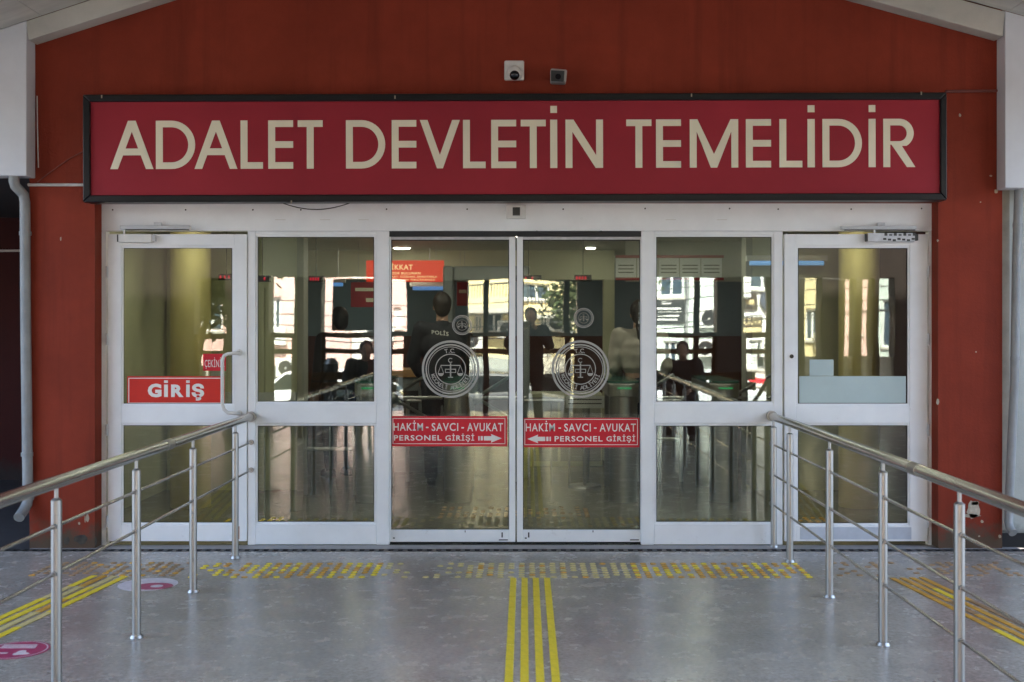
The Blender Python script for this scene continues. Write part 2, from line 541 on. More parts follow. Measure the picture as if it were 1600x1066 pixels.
struct('ground', MB().box(-150, 150, -150, 60, STREET_Z - 0.6, STREET_Z - 0.02),
       mat('ground_grey', (0.16, 0.155, 0.145), 0.9, var=0.15, vscale=0.4))
struct('road', MB().box(-60, 60, -22.5, -15.5, STREET_Z - 0.02, STREET_Z), mat('asphalt', (0.055, 0.055, 0.057), 0.85, var=0.25, vscale=1.5, bump=0.3))
pv = MB().box(-60, 60, -15.5, -12.9, STREET_Z - 0.02, STREET_Z + 0.12)
struct('near_pavement', pv, mat('pavement', (0.26, 0.25, 0.24), 0.8, var=0.15, vscale=3))
struct('far_pavement', MB().box(-60, 60, -26.9, -22.5, STREET_Z - 0.02, STREET_Z + 0.12), 'pavement')
for i in range(9):
    o = MB().box(-29 + i * 7, -26 + i * 7, -19.08, -18.94, STREET_Z, STREET_Z + 0.004).build('lane_line', mat('road_paint', (0.7, 0.7, 0.68), 0.7, var=0.2, vscale=20))
    o['kind'] = 'structure'

struct('forecourt_floor', MB().box(-14, 14, -12.6, -0.225, STREET_Z, 0.0), 'polished_floor')
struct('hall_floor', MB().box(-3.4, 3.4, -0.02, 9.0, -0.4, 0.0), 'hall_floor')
struct('threshold', MB().box(-3.42, 3.42, -0.155, -0.02, -0.3, 0.004), 'threshold_stone')
# slotted drain along the wall
dr = thing('drain_channel', 'dark slotted drain channel running along the foot of the doors', 'drain', (0, -0.19, -0.1))
MB().box(-9, 9, -0.222, -0.158, -0.3, -0.03).build('channel_bed', 'black_gap', dr)
gm = MB()
gm.box(-9, 9, -0.224, -0.216, -0.03, 0.003); gm.box(-9, 9, -0.164, -0.156, -0.03, 0.003)
gm.build('grate_edge', 'drain_metal', dr)['kind'] = 'stuff'
gb = MB()
x = -4.6
while x < 4.6:
    gb.box(x, x + 0.030, -0.2155, -0.1645, -0.02, 0.002); x += 0.066
gb.build('grate_bar', 'drain_metal', dr)['kind'] = 'stuff'

# ------------------------------------------------------------------ the courthouse
ch = thing('courthouse', 'red rendered courthouse entrance wall with glass doors under a gable', 'building', (0, 0, 0))
def upper(px):   # underside of the canopy where it meets the white edge
    return 45 - 0.336 * px if px < 756 else 17 - 0.272 * (1572 - px)
def lower(px):
    return 63 - 0.322 * (px - 44) if px < 756 else 57 - 0.275 * (1567 - px)
xl, xr = P(46, 0, YW).x, P(1566, 0, YW).x
ox0, ox1 = P(148, 0, YW).x, P(1466, 0, YW).x
ztop = P(0, 318, 0).z
APX = P(756, lower(756) - 60, YB)
mw = MB().prism([(xl, 0.0), (ox0, 0.0), (ox0, ztop), (ox1, ztop), (ox1, 0.0), (xr, 0.0), (xr, 3.75), (APX.x, APX.z), (xl, 3.75)], (YW, 0.11))
# reveal returns
mw.build('front_wall', 'red_wall', ch)
bd = MB()
bd.box(xl, -3.4, 0.11, 9.2, 0, 5.2); bd.box(3.4, xr, 0.11, 9.2, 0, 5.2)
bd.box(-3.4, 3.4, 9.0, 9.2, 0, 5.2)
bd.box(-16, 16, 0.5, 9.6, 5.61, 16.0)  # unseen tall block added to keep the sun off the forecourt
bd.build('outer_wall_and_sun_block', 'shaded_red_wall', ch)['kind'] = 'stuff'
MB().prism([(-9.5, 2.62), (-9.5, 5.6), (9.5, 5.6), (9.5, 2.62)], (9.2, 9.5)).build('rear_wall', 'shaded_red_wall', ch)
MB().box(-9.5, 9.5, 0.12, 9.5, 5.2, 5.6).build('roof', mat('roof_grey', (0.2, 0.2, 0.2), 0.8), ch)

# dark recess on the left of the wall, pale wall on the right
rc = thing('side_recess', 'maroon recess with painted-in shade beside the left downpipe', 'wall', (-5.5, 2, 0))
MB().box(-9.5, xl - 0.001, 3.4, 3.6, 0, 2.62).build('recess_wall', 'shaded_red_wall', rc)
MB().box(-9.7, -9.5, -0.13, 3.6, 0, 2.62).build('recess_side', 'shaded_red_wall', rc)
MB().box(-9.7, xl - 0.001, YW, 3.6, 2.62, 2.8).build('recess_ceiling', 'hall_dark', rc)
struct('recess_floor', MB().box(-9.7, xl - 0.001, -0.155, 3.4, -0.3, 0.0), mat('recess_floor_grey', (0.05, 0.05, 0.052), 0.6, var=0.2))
MB().tube([(-6.2, 3.35, 2.3), (-5.2, 3.36, 2.29), (xl - 0.01, 3.35, 2.3)], 0.012, 8).build('conduit', 'conduit', rc)
sw = thing('side_wall', 'pale grey green rendered wall right of the drainpipe', 'wall', (6, 0, 0))
MB().box(xr + 0.001, 9.5, -0.07, 0.11, 0.10, 3.4).build('render_face', 'pale_side_wall', sw)
MB().box(xr + 0.001, 9.5, -0.09, 0.11, 0, 0.10).build('plinth', 'black_gap', sw)
MB().box(xr + 0.002, P(1577, 0, -0.08).x, -0.085, -0.071, 0.12, 2.6).build('corner_strip', mat('beige_strip', (0.30, 0.27, 0.21), 0.7, var=0.2, vscale=6), sw)

# ------------------------------------------------------------------ canopy
cp = thing('entrance_canopy', 'off white gabled canopy over the courthouse forecourt', 'canopy', (0, -6, 0))
def PB(px, py): 
    p = P(px, py, YB); return (p.x, p.z)
EL, ER = -259, 1899                # unseen eaves, cut back for side light, at about x = -4.7 and +4.7
FL, FR = -1360, 3000               # the white fascia runs on over the side walls
apx = 756.0
MB().prism([PB(40, upper(40) + 1.5), PB(apx, upper(apx) + 1.5), PB(apx, lower(apx)), PB(44, lower(44))], (YB, YW - 0.001)).build('rafter', 'canopy_white', cp, bevel=0.006)
MB().prism([PB(1571, upper(1571) + 1.5), PB(apx, upper(apx) + 1.5), PB(apx, lower(apx)), PB(1567, lower(1567))], (YB, YW - 0.001)).build('rafter', 'canopy_white', cp, bevel=0.006)
MB().prism([PB(FL, upper(EL) + 1.5), PB(EL, upper(EL) + 1.5), PB(42, upper(42) + 1.5), PB(42, 275), PB(FL, 276)], (YB - 0.008, YW - 0.001)).build('fascia_panel', 'panel_white', cp, bevel=0.006)
MB().prism([PB(FR, upper(ER) + 1.5), PB(ER, upper(ER) + 1.5), PB(1570, upper(1570) + 1.5), PB(1570, 294), PB(FR, 294)], (YB - 0.008, YW - 0.001)).build('fascia_panel', 'panel_white', cp, bevel=0.006)
# soffit boards, left and right slopes, with an unseen glazed rooflight added to light floor and wall
pl, pa_, pr = PB(EL, upper(EL)), PB(apx, upper(apx)), PB(ER, upper(ER))
SKX, SKY0, SKY1 = 2.35, -9.6, -4.2
def zroof(x):
    a, b = (pl, pa_) if x < pa_[0] else (pa_, pr)
    return a[1] + (b[1] - a[1]) * (x - a[0]) / (b[0] - a[0])
def slab(x0, x1, y0, y1, dz0, dz1, name, m):
    return MB().prism([(x0, zroof(x0 + 1e-4) + dz0), (x1, zroof(x1 - 1e-4) + dz0), (x1, zroof(x1 - 1e-4) + dz1), (x0, zroof(x0 + 1e-4) + dz1)], (y0, y1)).build(name, m, cp)
XS = [pl[0] + (-SKX - pl[0]) * i / 5 for i in range(6)] + [-SKX + (pa_[0] + SKX) * i / 5 for i in range(1, 6)] + [pa_[0] + (SKX - pa_[0]) * i / 5 for i in range(1, 6)] + [SKX + (pr[0] - SKX) * i / 5 for i in range(1, 6)]
for i in range(len(XS) - 1):
    xa, xb = XS[i] + 0.002, XS[i + 1] - 0.002
    if abs((xa + xb) / 2) < SKX:
        slab(xa, xb, FRONT - 0.35, SKY0, 0, 0.03, 'soffit_board', 'soffit'); slab(xa, xb, SKY1, YB, 0, 0.03, 'soffit_board', 'soffit')
        slab(xa, xb, FRONT - 0.5, SKY0, 0.05, 0.16, 'roof_sheet', mat('roof_sheet', (0.22, 0.10, 0.07), 0.7, var=0.1)); slab(xa, xb, SKY1, YW - 0.002, 0.05, 0.16, 'roof_sheet', 'roof_sheet')
        slab(xa + 0.03, xb - 0.03, SKY0, SKY1, 0.05, 0.058, 'added_rooflight_pane', glass_mat('added_rooflight_glass', (0.93, 0.93, 0.91), 1.4))
        slab(xb - 0.03, xb + 0.034, SKY0, SKY1, 0.03, 0.09, 'added_rooflight_bar', 'canopy_white')
    else:
        slab(xa, xb, FRONT - 0.35, YB, 0, 0.03, 'soffit_board', 'soffit')
        slab(xa, xb, FRONT - 0.5, YW - 0.002, 0.05, 0.16, 'roof_sheet', mat('roof_sheet', (0.22, 0.10, 0.07), 0.7, var=0.1))
# closed gable at the street end
zb = 2.36
MB().prism([(pl[0] + 0.1, zb), (pr[0] - 0.1, zb), (pr[0] - 0.1, pr[1]), (pa_[0], pa_[1]), (pl[0] + 0.1, pl[1])], (FRONT - 0.15, FRONT)).build('gable_panel', mat('gable_cream', (0.52, 0.50, 0.38), 0.7, var=0.1), cp)
for xa, xb in ((-5.2, -4.42), (-3.98, -3.5), (-2.06, -1.0), (0.9, 2.0), (3.3, 3.77), (4.35, 4.85), (5.14, 5.56), (5.74, 5.86), (6.06, 6.16)):
    MB().box(xa, xb, FRONT - 0.32, FRONT + 0.1, 0, zb).build('column', mat('column_brown', (0.035, 0.022, 0.018), 0.55, var=0.2, vscale=4), cp, bevel=0.02)
for xc in (-0.66, 0.73, 2.98, 4.25):
    MB().box(xc - 0.05, xc + 0.05, FRONT - 0.25, FRONT - 0.15, 0, zb).build('post', mat('post_dark', (0.02, 0.022, 0.024), 0.45), cp)
wg = thing('added_street_wing', 'unseen added dark brown wing walls at both sides of the street opening', 'wall', (0, FRONT - 0.1, 0))  # added out of view to keep street and sky out of the door reflections
MB().box(-10.5, -5.75, FRONT - 0.3, FRONT + 0.05, 0, zb).build('added_wing_wall', 'column_brown', wg)
MB().box(6.45, 10.5, FRONT - 0.3, FRONT + 0.05, 0, zb).build('added_wing_wall', 'column_brown', wg)
MB().box(-10.5, pl[0] + 0.1 - 0.002, FRONT - 0.28, FRONT + 0.04, zb + 0.001, 4.6).build('added_upper_wall', 'column_brown', wg)
MB().box(pr[0] - 0.1 + 0.002, 10.5, FRONT - 0.28, FRONT + 0.04, zb + 0.001, 4.6).build('added_upper_wall', 'column_brown', wg)
MB().box(4.85, 6.45, FRONT - 0.12, FRONT - 0.02, 0, 1.0).build('low_wall', 'soffit', cp)
MB().tube([(4.22, FRONT - 0.2, 0.55), (3.85, FRONT - 0.2, -0.02)], 0.035, 8).build('brace', 'post_dark', cp)

# brown rail across the street end of the forecourt
for a, b, nm in ((-5.75, -5.2, 'in the narrow end bay'), (-4.42, -3.98, 'in the narrow bay facing the pink house'), (-3.5, -2.06, 'under the added dark board'), (-1.0, 0.9, 'in the middle bay facing the street'),
                 (2.0, 3.3, 'opposite the right bench'), (3.77, 4.35, 'in the bay with the slanting brace')):
    fr = thing('street_railing', 'brown wooden double rail ' + nm, 'railing', ((a + b) / 2, FRONT - 0.1, 0), group='rails along the street end of the forecourt')
    for z in (1.37, 1.07):
        MB().box(a + 0.002, b - 0.002, FRONT - 0.13, FRONT - 0.05, z - 0.045, z + 0.045).build('rail', mat('rail_brown', (0.10, 0.045, 0.012), 0.5, var=0.3, vscale=6, stretch=(0.3, 4, 4)), fr, bevel=0.008)
    for xx in (a + 0.03, b - 0.03):
        MB().box(xx - 0.03, xx + 0.03, FRONT - 0.05, FRONT + 0.0, 0, 1.35).build('upright', 'rail_brown', fr)

hbd = thing('added_dark_board', 'dark board added for its reflection, hanging under the street end of the canopy', 'sign', (-2.88, FRONT - 0.1, 1.45))  # board added to block the bright street in the reflection
MB().box(-3.33, -2.42, FRONT - 0.14, FRONT - 0.08, 1.45, 2.33).build('board', 'post_dark', hbd)
MB().box(-3.30, -2.45, FRONT - 0.15, FRONT - 0.141, 1.5, 2.28).build('face', 'hall_blue', hbd)

# ================================================================== MAIN SIGN
YS = -0.25           # printed face of the sign
ks = (CAM_D + YS) / F
def sx_(px): return (px - 804.5) * ks
def sz_(py): return (230 - py) * ks
so = P(804.5, 230, YS)
sg = thing('main_sign', 'long dark red sign board with black frame and cream capitals above the doors', 'sign', so)
WORLD_T[sg.name] = Vector((0, 0, 0))      # its parts are given in the board's own coordinates
sg.rotation_euler = (0, math.radians(-0.15), 0)
MB().box(sx_(137), sx_(1472), 0.0, -YS + YW - 0.002, sz_(310), sz_(151)).build('board', 'sign_red', sg)
fw = []
def framebar(pts, name='frame_bar'):
    return MB().prism(pts, (-0.022, -YS + YW - 0.004)).build(name, 'black_trim', sg, bevel=0.007)
O = (131, 147, 1478, 315); I = (142, 158, 1468, 304)
framebar([(sx_(O[0]), sz_(O[1])), (sx_(O[2]), sz_(O[1])), (sx_(I[2]), sz_(I[1])), (sx_(I[0]), sz_(I[1]))])
framebar([(sx_(O[0]), sz_(O[3])), (sx_(O[2]), sz_(O[3])), (sx_(I[2]), sz_(I[3])), (sx_(I[0]), sz_(I[3]))])
framebar([(sx_(O[0]), sz_(O[1] + .4)), (sx_(I[0]), sz_(I[1] + .4)), (sx_(I[0]), sz_(I[3] - .4)), (sx_(O[0]), sz_(O[3] - .4))])
framebar([(sx_(O[2]), sz_(O[1] + .4)), (sx_(I[2]), sz_(I[1] + .4)), (sx_(I[2]), sz_(I[3] - .4)), (sx_(O[2]), sz_(O[3] - .4))])
T0, B0, SW = 187.4, 262.9, 10.8      # cap line, base line, stroke in photo pixels
def arc(cx, cy, rx, ry, a0, a1, n=20):
    return [(cx + rx * math.cos(math.radians(a0 + (a1 - a0) * i / n)), cy - ry * math.sin(math.radians(a0 + (a1 - a0) * i / n))) for i in range(n + 1)]
def letter_polys(c, x0, x1):
    H = B0 - T0; w = x1 - x0; m = (T0 + B0) / 2; s = SW
    if c == 'I': return [[(x0, T0), (x1, T0), (x1, B0), (x0, B0)], [(x0 + .3, T0 - 21.5), (x1 - .3, T0 - 21.5), (x1 - .3, T0 - 10.6), (x0 + .3, T0 - 10.6)]]
    if c == 'L': return [[(x0, T0), (x0 + s, T0), (x0 + s, B0 - s + .5), (x1, B0 - s + .5), (x1, B0), (x0, B0)]]
    if c == 'E':
        a = s * .48
        return [[(x0, T0), (x1, T0), (x1, T0 + s - .5), (x0 + s, T0 + s - .5), (x0 + s, m - a), (x1, m - a), (x1, m + a), (x0 + s, m + a),
                 (x0 + s, B0 - s + .5), (x1, B0 - s + .5), (x1, B0), (x0, B0)]]
    if c == 'T':
        c0 = (x0 + x1) / 2
        return [[(x0, T0), (x1, T0), (x1, T0 + s - .5), (c0 + s / 2, T0 + s - .5), (c0 + s / 2, B0), (c0 - s / 2, B0), (c0 - s / 2, T0 + s - .5), (x0, T0 + s - .5)]]
    if c == 'V':
        c0 = (x0 + x1) / 2; k = 12.0
        return [[(x0, T0), (x0 + k, T0), (c0, B0 - 21), (x1 - k, T0), (x1, T0), (c0 + 4.6, B0), (c0 - 4.6, B0)]]
    if c == 'A':
        c0 = (x0 + x1) / 2; k = 11.8; t = 6.0
        f = lambda y: (y - T0) / H
        bt, bb = T0 + H * .575, T0 + H * .715            # cross bar
        innl = lambda y: (x0 + k) + (c0 - (x0 + k)) * (1 - (y - (T0 + 17)) / (H - 17))
        innr = lambda y: (x1 - k) + (c0 - (x1 - k)) * (1 - (y - (T0 + 17)) / (H - 17))
        return [[(c0 - t, T0), (c0 + t, T0), (x1, B0), (x1 - k, B0), (innr(bb), bb), (innl(bb), bb), (x0 + k, B0), (x0, B0)],
                'hole', [(c0, T0 + 17), (innr(bt), bt), (innl(bt), bt)]]
    if c == 'N':
        return [[(x0, T0), (x0 + 12.5, T0), (x1 - s, B0 - 20), (x1 - s, T0), (x1, T0), (x1, B0), (x1 - 11.5, B0), (x0 + s, T0 + 19), (x0 + s, B0), (x0, B0)]]
    if c == 'M':
        c0 = (x0 + x1) / 2
        return [[(x0, T0), (x0 + 12, T0), (c0, B0 - 21), (x1 - 12, T0), (x1, T0), (x1, B0), (x1 - s, B0), (x1 - s, T0 + 19), (c0 + 5, B0), (c0 - 5, B0),
                 (x0 + s, T0 + 19), (x0 + s, B0), (x0, B0)]]
    if c == 'D':
        r = H / 2; cx = x1 - r * .98
        out = [(x0, T0)] + arc(cx, m, x1 - cx, r, 90, -90) + [(x0, B0)]
        inn = [(x0 + s, T0 + s - .5)] + arc(cx, m, x1 - cx - s, r - s + .5, 90, -90) + [(x0 + s, B0 - s + .5)]
        return [out, 'hole', inn]
    if c == 'R':
        yb = T0 + H * .60; r = (yb - T0) / 2; cx = x1 - 2.5 - r; cy = T0 + r; xe = x1 - 2.5
        out = [(x0, T0)] + arc(cx, cy, xe - cx, r, 90, -60) + [(x0 + 29, yb - 3), (x1, B0), (x1 - 13, B0), (x0 + s + 2, yb - 5), (x0 + s, yb - 5), (x0 + s, B0), (x0, B0)]
        inn = [(x0 + s, T0 + s - .5)] + arc(cx, cy, xe - cx - s, r - s + .5, 90, -90) + [(x0 + s, yb - s + .5)]
        return [out, 'hole', inn]
LET = [('A', 172.4, 239.9), ('D', 243.7, 305.1), ('A', 304, 371), ('L', 376, 410.9), ('E', 419.2, 458.1), ('T', 465.3, 504.3),
       ('D', 540.6, 602), ('E', 612.1, 650.6), ('V', 656.1, 718.6), ('L', 723.5, 758.7), ('E', 767.5, 806.6), ('T', 813.7, 852.8), ('I', 859.7, 870.7), ('N', 883.6, 942.2),
       ('T', 978.5, 1017.9), ('E', 1025, 1064), ('M', 1077.7, 1153.4), ('E', 1165.4, 1204.7), ('L', 1217.7, 1253.5), ('I', 1261.6, 1273), ('D', 1285, 1346.7), ('I', 1357, 1368), ('R', 1380, 1430)]
def flat_with_hole(outer, hole):
    """triangulated face with a hole through a 2-D curve fill"""
    bm = bmesh.new()
    es = []
    for loop in ([outer, hole] if hole else [outer]):
        vs = [bm.verts.new((sx_(x), -0.003, sz_(y))) for x, y in loop]
        for i in range(len(vs)):
            es.append(bm.edges.new((vs[i], vs[(i + 1) % len(vs)])))
    bmesh.ops.triangle_fill(bm, use_beauty=True, use_dissolve=False, edges=es)
    r = ([v.co.copy() for v in bm.verts], None)
    bm.verts.index_update()
    fs = []
    for f in bm.faces:
        idx = [v.index for v in f.verts]
        n = (f.verts[1].co - f.verts[0].co).cross(f.verts[2].co - f.verts[0].co)
        fs.append(tuple(idx if n.y < 0 else idx[::-1]))
    bm.free()
    return r[0], fs
for c, x0, x1 in LET:
    pp = letter_polys(c, x0, x1)
    mb = MB()
    if 'hole' in pp:
        v, f = flat_with_hole(pp[0], pp[2]); mb.add(v, f)
    else:
        for q in pp:
            v, f = flat_with_hole(q, None); mb.add(v, f)
    o = mb.build('letter', 'sign_letter', sg)
    md = o.modifiers.new('thick', 'SOLIDIFY'); md.thickness = 0.0028; md.offset = -1
    if c == 'I': o['kind'] = 'stuff'
# little scuffs on the black frame
for px, py in ((617, 150), (1079, 148), (160, 148), (455, 313), (1437, 146)):
    MB().box(sx_(px), sx_(px + 2), -0.0235, -0.021, sz_(py + 5), sz_(py)).build('scratch', 'chip', sg)

# ================================================================== DOOR SCREEN
scr = thing('door_screen', 'white aluminium entrance screen holding the fixed glass panels', 'door frame', (0, 0.03, 0))
def bar(x0, y0, x1, y1, name, parent, Y=0.0, d=0.07, m='white_aluminium', bevel=0.003):
    return pxbox(MB(), x0, y0, x1, y1, Y, d).build(name, m, parent, bevel=bevel)
bar(156, 312, 1459, 361, 'header', scr, 0.0, 0.10)
bar(158, 361.3, 166, 852, 'jamb', scr)
bar(1451, 361.3, 1458, 852, 'jamb', scr)
for a, b in ((387, 399), (588, 608), (1002, 1022), (1209, 1223)):
    bar(a, 361.3, b, 851.5, 'mullion', scr)
def beads(parent, x0, y0, x1, y1, Y, w=3.2):
    bar(x0, y0, x1, y0 + w, 'glazing_bead', parent, Y + 0.010, 0.015, bevel=0.0015)
    bar(x0, y1 - w, x1, y1, 'glazing_bead', parent, Y + 0.010, 0.015, bevel=0.0015)
    bar(x0, y0 + w + .05, x0 + w, y1 - w - .05, 'glazing_bead', parent, Y + 0.010, 0.015, bevel=0.0015)
    bar(x1 - w, y0 + w + .05, x1, y1 - w - .05, 'glazing_bead', parent, Y + 0.010, 0.015, bevel=0.0015)
    g = 1.0
    for r in ((x0 + w, y0 + w, x1 - w, y0 + w + g), (x0 + w, y1 - w - g, x1 - w, y1 - w), (x0 + w, y0 + w + g, x0 + w + g, y1 - w - g), (x1 - w - g, y0 + w + g, x1 - w, y1 - w - g)):
        bar(*r, 'gasket', parent, Y + 0.019, 0.006, 'gasket', bevel=0)
def pane(parent, x0, y0, x1, y1, Y, m, tilt=(0, 0), name='pane'):
    """6 mm glass, very slightly out of true like real panes"""
    a, b = P(x0, y1, Y), P(x1, y0, Y)
    c = Vector(((a.x + b.x) / 2, Y + 0.003, (a.z + b.z) / 2))
    w, h = (b.x - a.x) / 2, (b.z - a.z) / 2
    o = MB().box(-w, w, -0.003, 0.003, -h, h).build(name, m, parent, local=True)
    o.location = c - WORLD_T.get(parent.name, Vector())
    o.rotation_euler = (math.radians(tilt[0]), 0, math.radians(tilt[1]))
    WORLD_T[o.name] = c
    return o
for (x0, x1), tl in (((399.2, 587.8), 0.10), ((1022.2, 1208.8), -0.12)):
    bar(x0, 361.3, x1, 367, 'top_rail', scr)
    bar(x0, 631, x1, 662, 'middle_rail', scr)
    bar(x0, 819, x1, 851, 'bottom_rail', scr)
    beads(scr, x0, 367.1, x1, 630.9, 0); beads(scr, x0, 662.1, x1, 818.9, 0)
    pane(scr, x0 - 2, 365, x1 + 2, 633, 0.026, G_FIX, (0.05, tl))
    pane(scr, x0 - 2, 660, x1 + 2, 821, 0.026, G_FIX, (0.0, tl))
for px in (176, 290, 395, 470, 604, 730, 880, 1008, 1140, 1216, 1330, 1440):
    a = P(px, 326 + (px % 3), -0.0005); MB().cone(a, a + Vector((0, -0.0025, 0)), 0.006, 0.0045, 8).build('screw_head', 'drain_metal', scr)
# narrow service lines on the header
for px in (430, 500, 560, 1040, 1120):
    pxbox(MB(), px, 343, px + 16, 344, -0.0012, 0.002).build('screw_cover', 'white_plastic', scr)

# ---- sliding leaves
def emblem(parent, cx, cy, R, Y):
    k = (CAM_D + Y) / F
    c = P(cx, cy, Y); cc = (c.x, c.z); r = lambda p: p * k * R / 45.0
    em = MB().ring(cc, r(41.5), r(45), Y - 0.001, Y, 72).build('emblem_ring', 'frost_vinyl', parent)
    MB().ring(cc, r(37.0), r(39.2), Y - 0.001, Y, 72).build('ring', 'frost_vinyl', em)
    MB().ring(cc, r(34.2), r(35.3), Y - 0.001, Y, 72).build('ring', 'frost_vinyl', em)
    MB().ring(cc, r(22.8), r(24.2), Y - 0.001, Y, 60).build('ring', 'frost_vinyl', em)
    s = MB()
    def bx(x0, y0, x1, y1): s.box(c.x + r(x0), c.x + r(x1), Y - 0.001, Y, c.z - r(y1), c.z - r(y0))
    bx(-15.5, -6.6, 15.5, -5.2); bx(-1.1, -9, 1.1, 13); bx(-4, 12, 4, 13.4); bx(-8, -0.5, 8, 0.7); bx(-8, 4.6, 8, 5.6); bx(-8.6, -.5, -7.6, 5.6); bx(7.6, -.5, 8.6, 5.6)
    for sgn in (-1, 1):
        xm = 15.2 * sgn
        s.ring((c.x + r(xm), c.z - r(6.2)), 0, r(4.6), Y - 0.001, Y, 16, math.pi, 2 * math.pi)
        for e in (-4.4, 4.4):
            a, b = (xm, -5.6), (xm + e, 6.2)
            s.prism([(c.x + r(a[0] - .45), c.z - r(a[1])), (c.x + r(a[0] + .45), c.z - r(a[1])), (c.x + r(b[0] + .45), c.z - r(b[1])), (c.x + r(b[0] - .45), c.z - r(b[1]))], (Y - 0.001, Y))
    s.ring((c.x, c.z + r(13.8)), r(2.6), r(3.8), Y - 0.001, Y, 20, math.radians(40), math.radians(320))
    s.build('scales', 'frost_vinyl', em)['kind'] = 'stuff'
    # lettering round the ring
    def arc_text(txt, a_mid, step, rad, size, flip):
        mb = MB()
        for i, chh in enumerate(txt):
            if chh == ' ': continue
            vs, fs = text_data(chh, 0.02)
            w = max(v.x for v in vs) + min(v.x for v in vs)
            a = a_mid + (i - (len(txt) - 1) / 2) * step * (1 if flip else -1)
            ca, sa = math.cos(math.radians(a)), math.sin(math.radians(a))
            up = (-ca, -sa) if flip else (ca, sa)
            rt = (up[1], -up[0])
            out = []
            for v in vs:
                u, w2 = (v.x - w / 2) * size, (v.y - 0.35) * size
                out.append((c.x + r(rad * ca + rt[0] * u + up[0] * w2), Y - 0.0008, c.z + r(rad * sa + rt[1] * u + up[1] * w2)))
            mb.add(out, fs)
        mb.build('lettering', 'frost_vinyl', em)['kind'] = 'stuff'
    if R > 20:
        arc_text('T.C.', 90, 9, 29, 9, False)
        arc_text('KOCAELİ ADLİYESİ', 270, 9.2, 29, 8.4, True)
    return em

YD = 0.045
def sliding(x0, x1, gx0, gx1, label, tl, ex, small):
    d = thing('sliding_door', label, 'door', (P((x0 + x1) / 2, 848, YD).x, YD + 0.02, 0), group='pair of sliding doors')
    bar(x0, 368, gx0, 847, 'stile', d, YD, 0.045); bar(gx1, 368, x1, 847, 'stile', d, YD, 0.045)
    bar(gx0 + .05, 368, gx1 - .05, 374.5, 'top_rail', d, YD, 0.045, 'white_aluminium_grubby')
    bar(gx0 + .05, 828, gx1 - .05, 847, 'bottom_rail', d, YD, 0.045, 'white_aluminium')
    for r in ((gx0, 374.6, gx1, 376), (gx0, 826.6, gx1, 827.9), (gx0, 376, gx0 + 1.3, 826.6), (gx1 - 1.3, 376, gx1, 826.6)):
        bar(*r, 'gasket', d, YD + 0.012, 0.012, 'gasket', bevel=0)
    for px, py, w, h in ((gx1 - 12 if x0 < 700 else gx0 + 8, 832, 2.2, 8), (gx0 + 3, 840, 3, 2), (gx1 - 16, 843, 14, 1.6), ((x0 + x1) / 2 + 20, 829, 1.5, 3)):
        bar(px, py, px + w, py + h, 'scuff_mark', d, YD - 0.001, 0.0012, 'drain_metal', bevel=0)
    pane(d, gx0 - 2, 372, gx1 + 2, 830, YD + 0.020, G_SLIDE, (0.0, tl))
    emblem(d, ex, 577, 45, YD + 0.0185)
    emblem(d, small[0], small[1], 15.5, YD + 0.0185)
    return d
sliding(607, 805.2, 611, 795.5, 'left sliding glass door with a large round scales emblem', 0.06, 704, (722, 508))
sliding(807.6, 1004, 817, 1000.5, 'right sliding glass door with a large round scales emblem', -0.05, 907, (912, 497))
MB().box(P(600, 0, .03).x, P(1010, 0, .03).x, 0.052, 0.12, 0.004, 0.012).build('floor_track', 'black_gap', scr)
MB().box(P(604, 0, .05).x, P(1006, 0, .05).x, 0.012, 0.042, P(0, 370, .03).z, P(0, 360, .03).z).build('track_box', 'gasket', scr)

# ---- hinged doors
def hinged(x0, x1, g, label, tl, mirror):
    Y = -0.012
    d = thing('hinged_door', label, 'door', (P((x0 + x1) / 2, 848, Y).x, Y + 0.02, 0))
    gx0, gx1, u0, u1, l0, l1 = g
    bar(x0, 366, gx0, 846, 'stile', d, Y, 0.05); bar(gx1, 366, x1, 846, 'stile', d, Y, 0.05)
    bar(gx0 + .1, 366, gx1 - .1, u0, 'top_rail', d, Y, 0.05)
    bar(gx0 + .1, u1, gx1 - .1, l0, 'middle_rail', d, Y, 0.05)
    bar(gx0 + .1, l1, gx1 - .1, 846, 'bottom_rail', d, Y, 0.05)
    beads(d, gx0, u0, gx1, u1, Y); beads(d, gx0, l0, gx1, l1, Y)
    pane(d, gx0 - 2, u0 - 2, gx1 + 2, u1 + 2, Y + 0.026, G_DOOR, (0.0, tl))
    pane(d, gx0 - 2, l0 - 2, gx1 + 2, l1 + 2, Y + 0.026, G_DOOR, (0.0, tl))
    xh = x0 - 1.5 if not mirror else x1 + 1.5
    for py in (425, 530, 672, 815):
        a = P(xh, py + 9, Y - 0.008); b = P(xh, py - 9, Y - 0.008)
        MB().cone(a, b, 0.009, 0.009, 10).build('hinge', 'white_aluminium_grubby', d, smooth=True)
    return d
dl = hinged(168.5, 385.5, (189.5, 366, 384.5, 634, 661.5, 820), 'white hinged door at the left with a red entrance sticker', 0.02, False)
drr = hinged(1226, 1449.5, (1243.5, 1421.5, 384.5, 634, 661.5, 821), 'white hinged door at the right with a pale panel on its glass', -0.03, True)
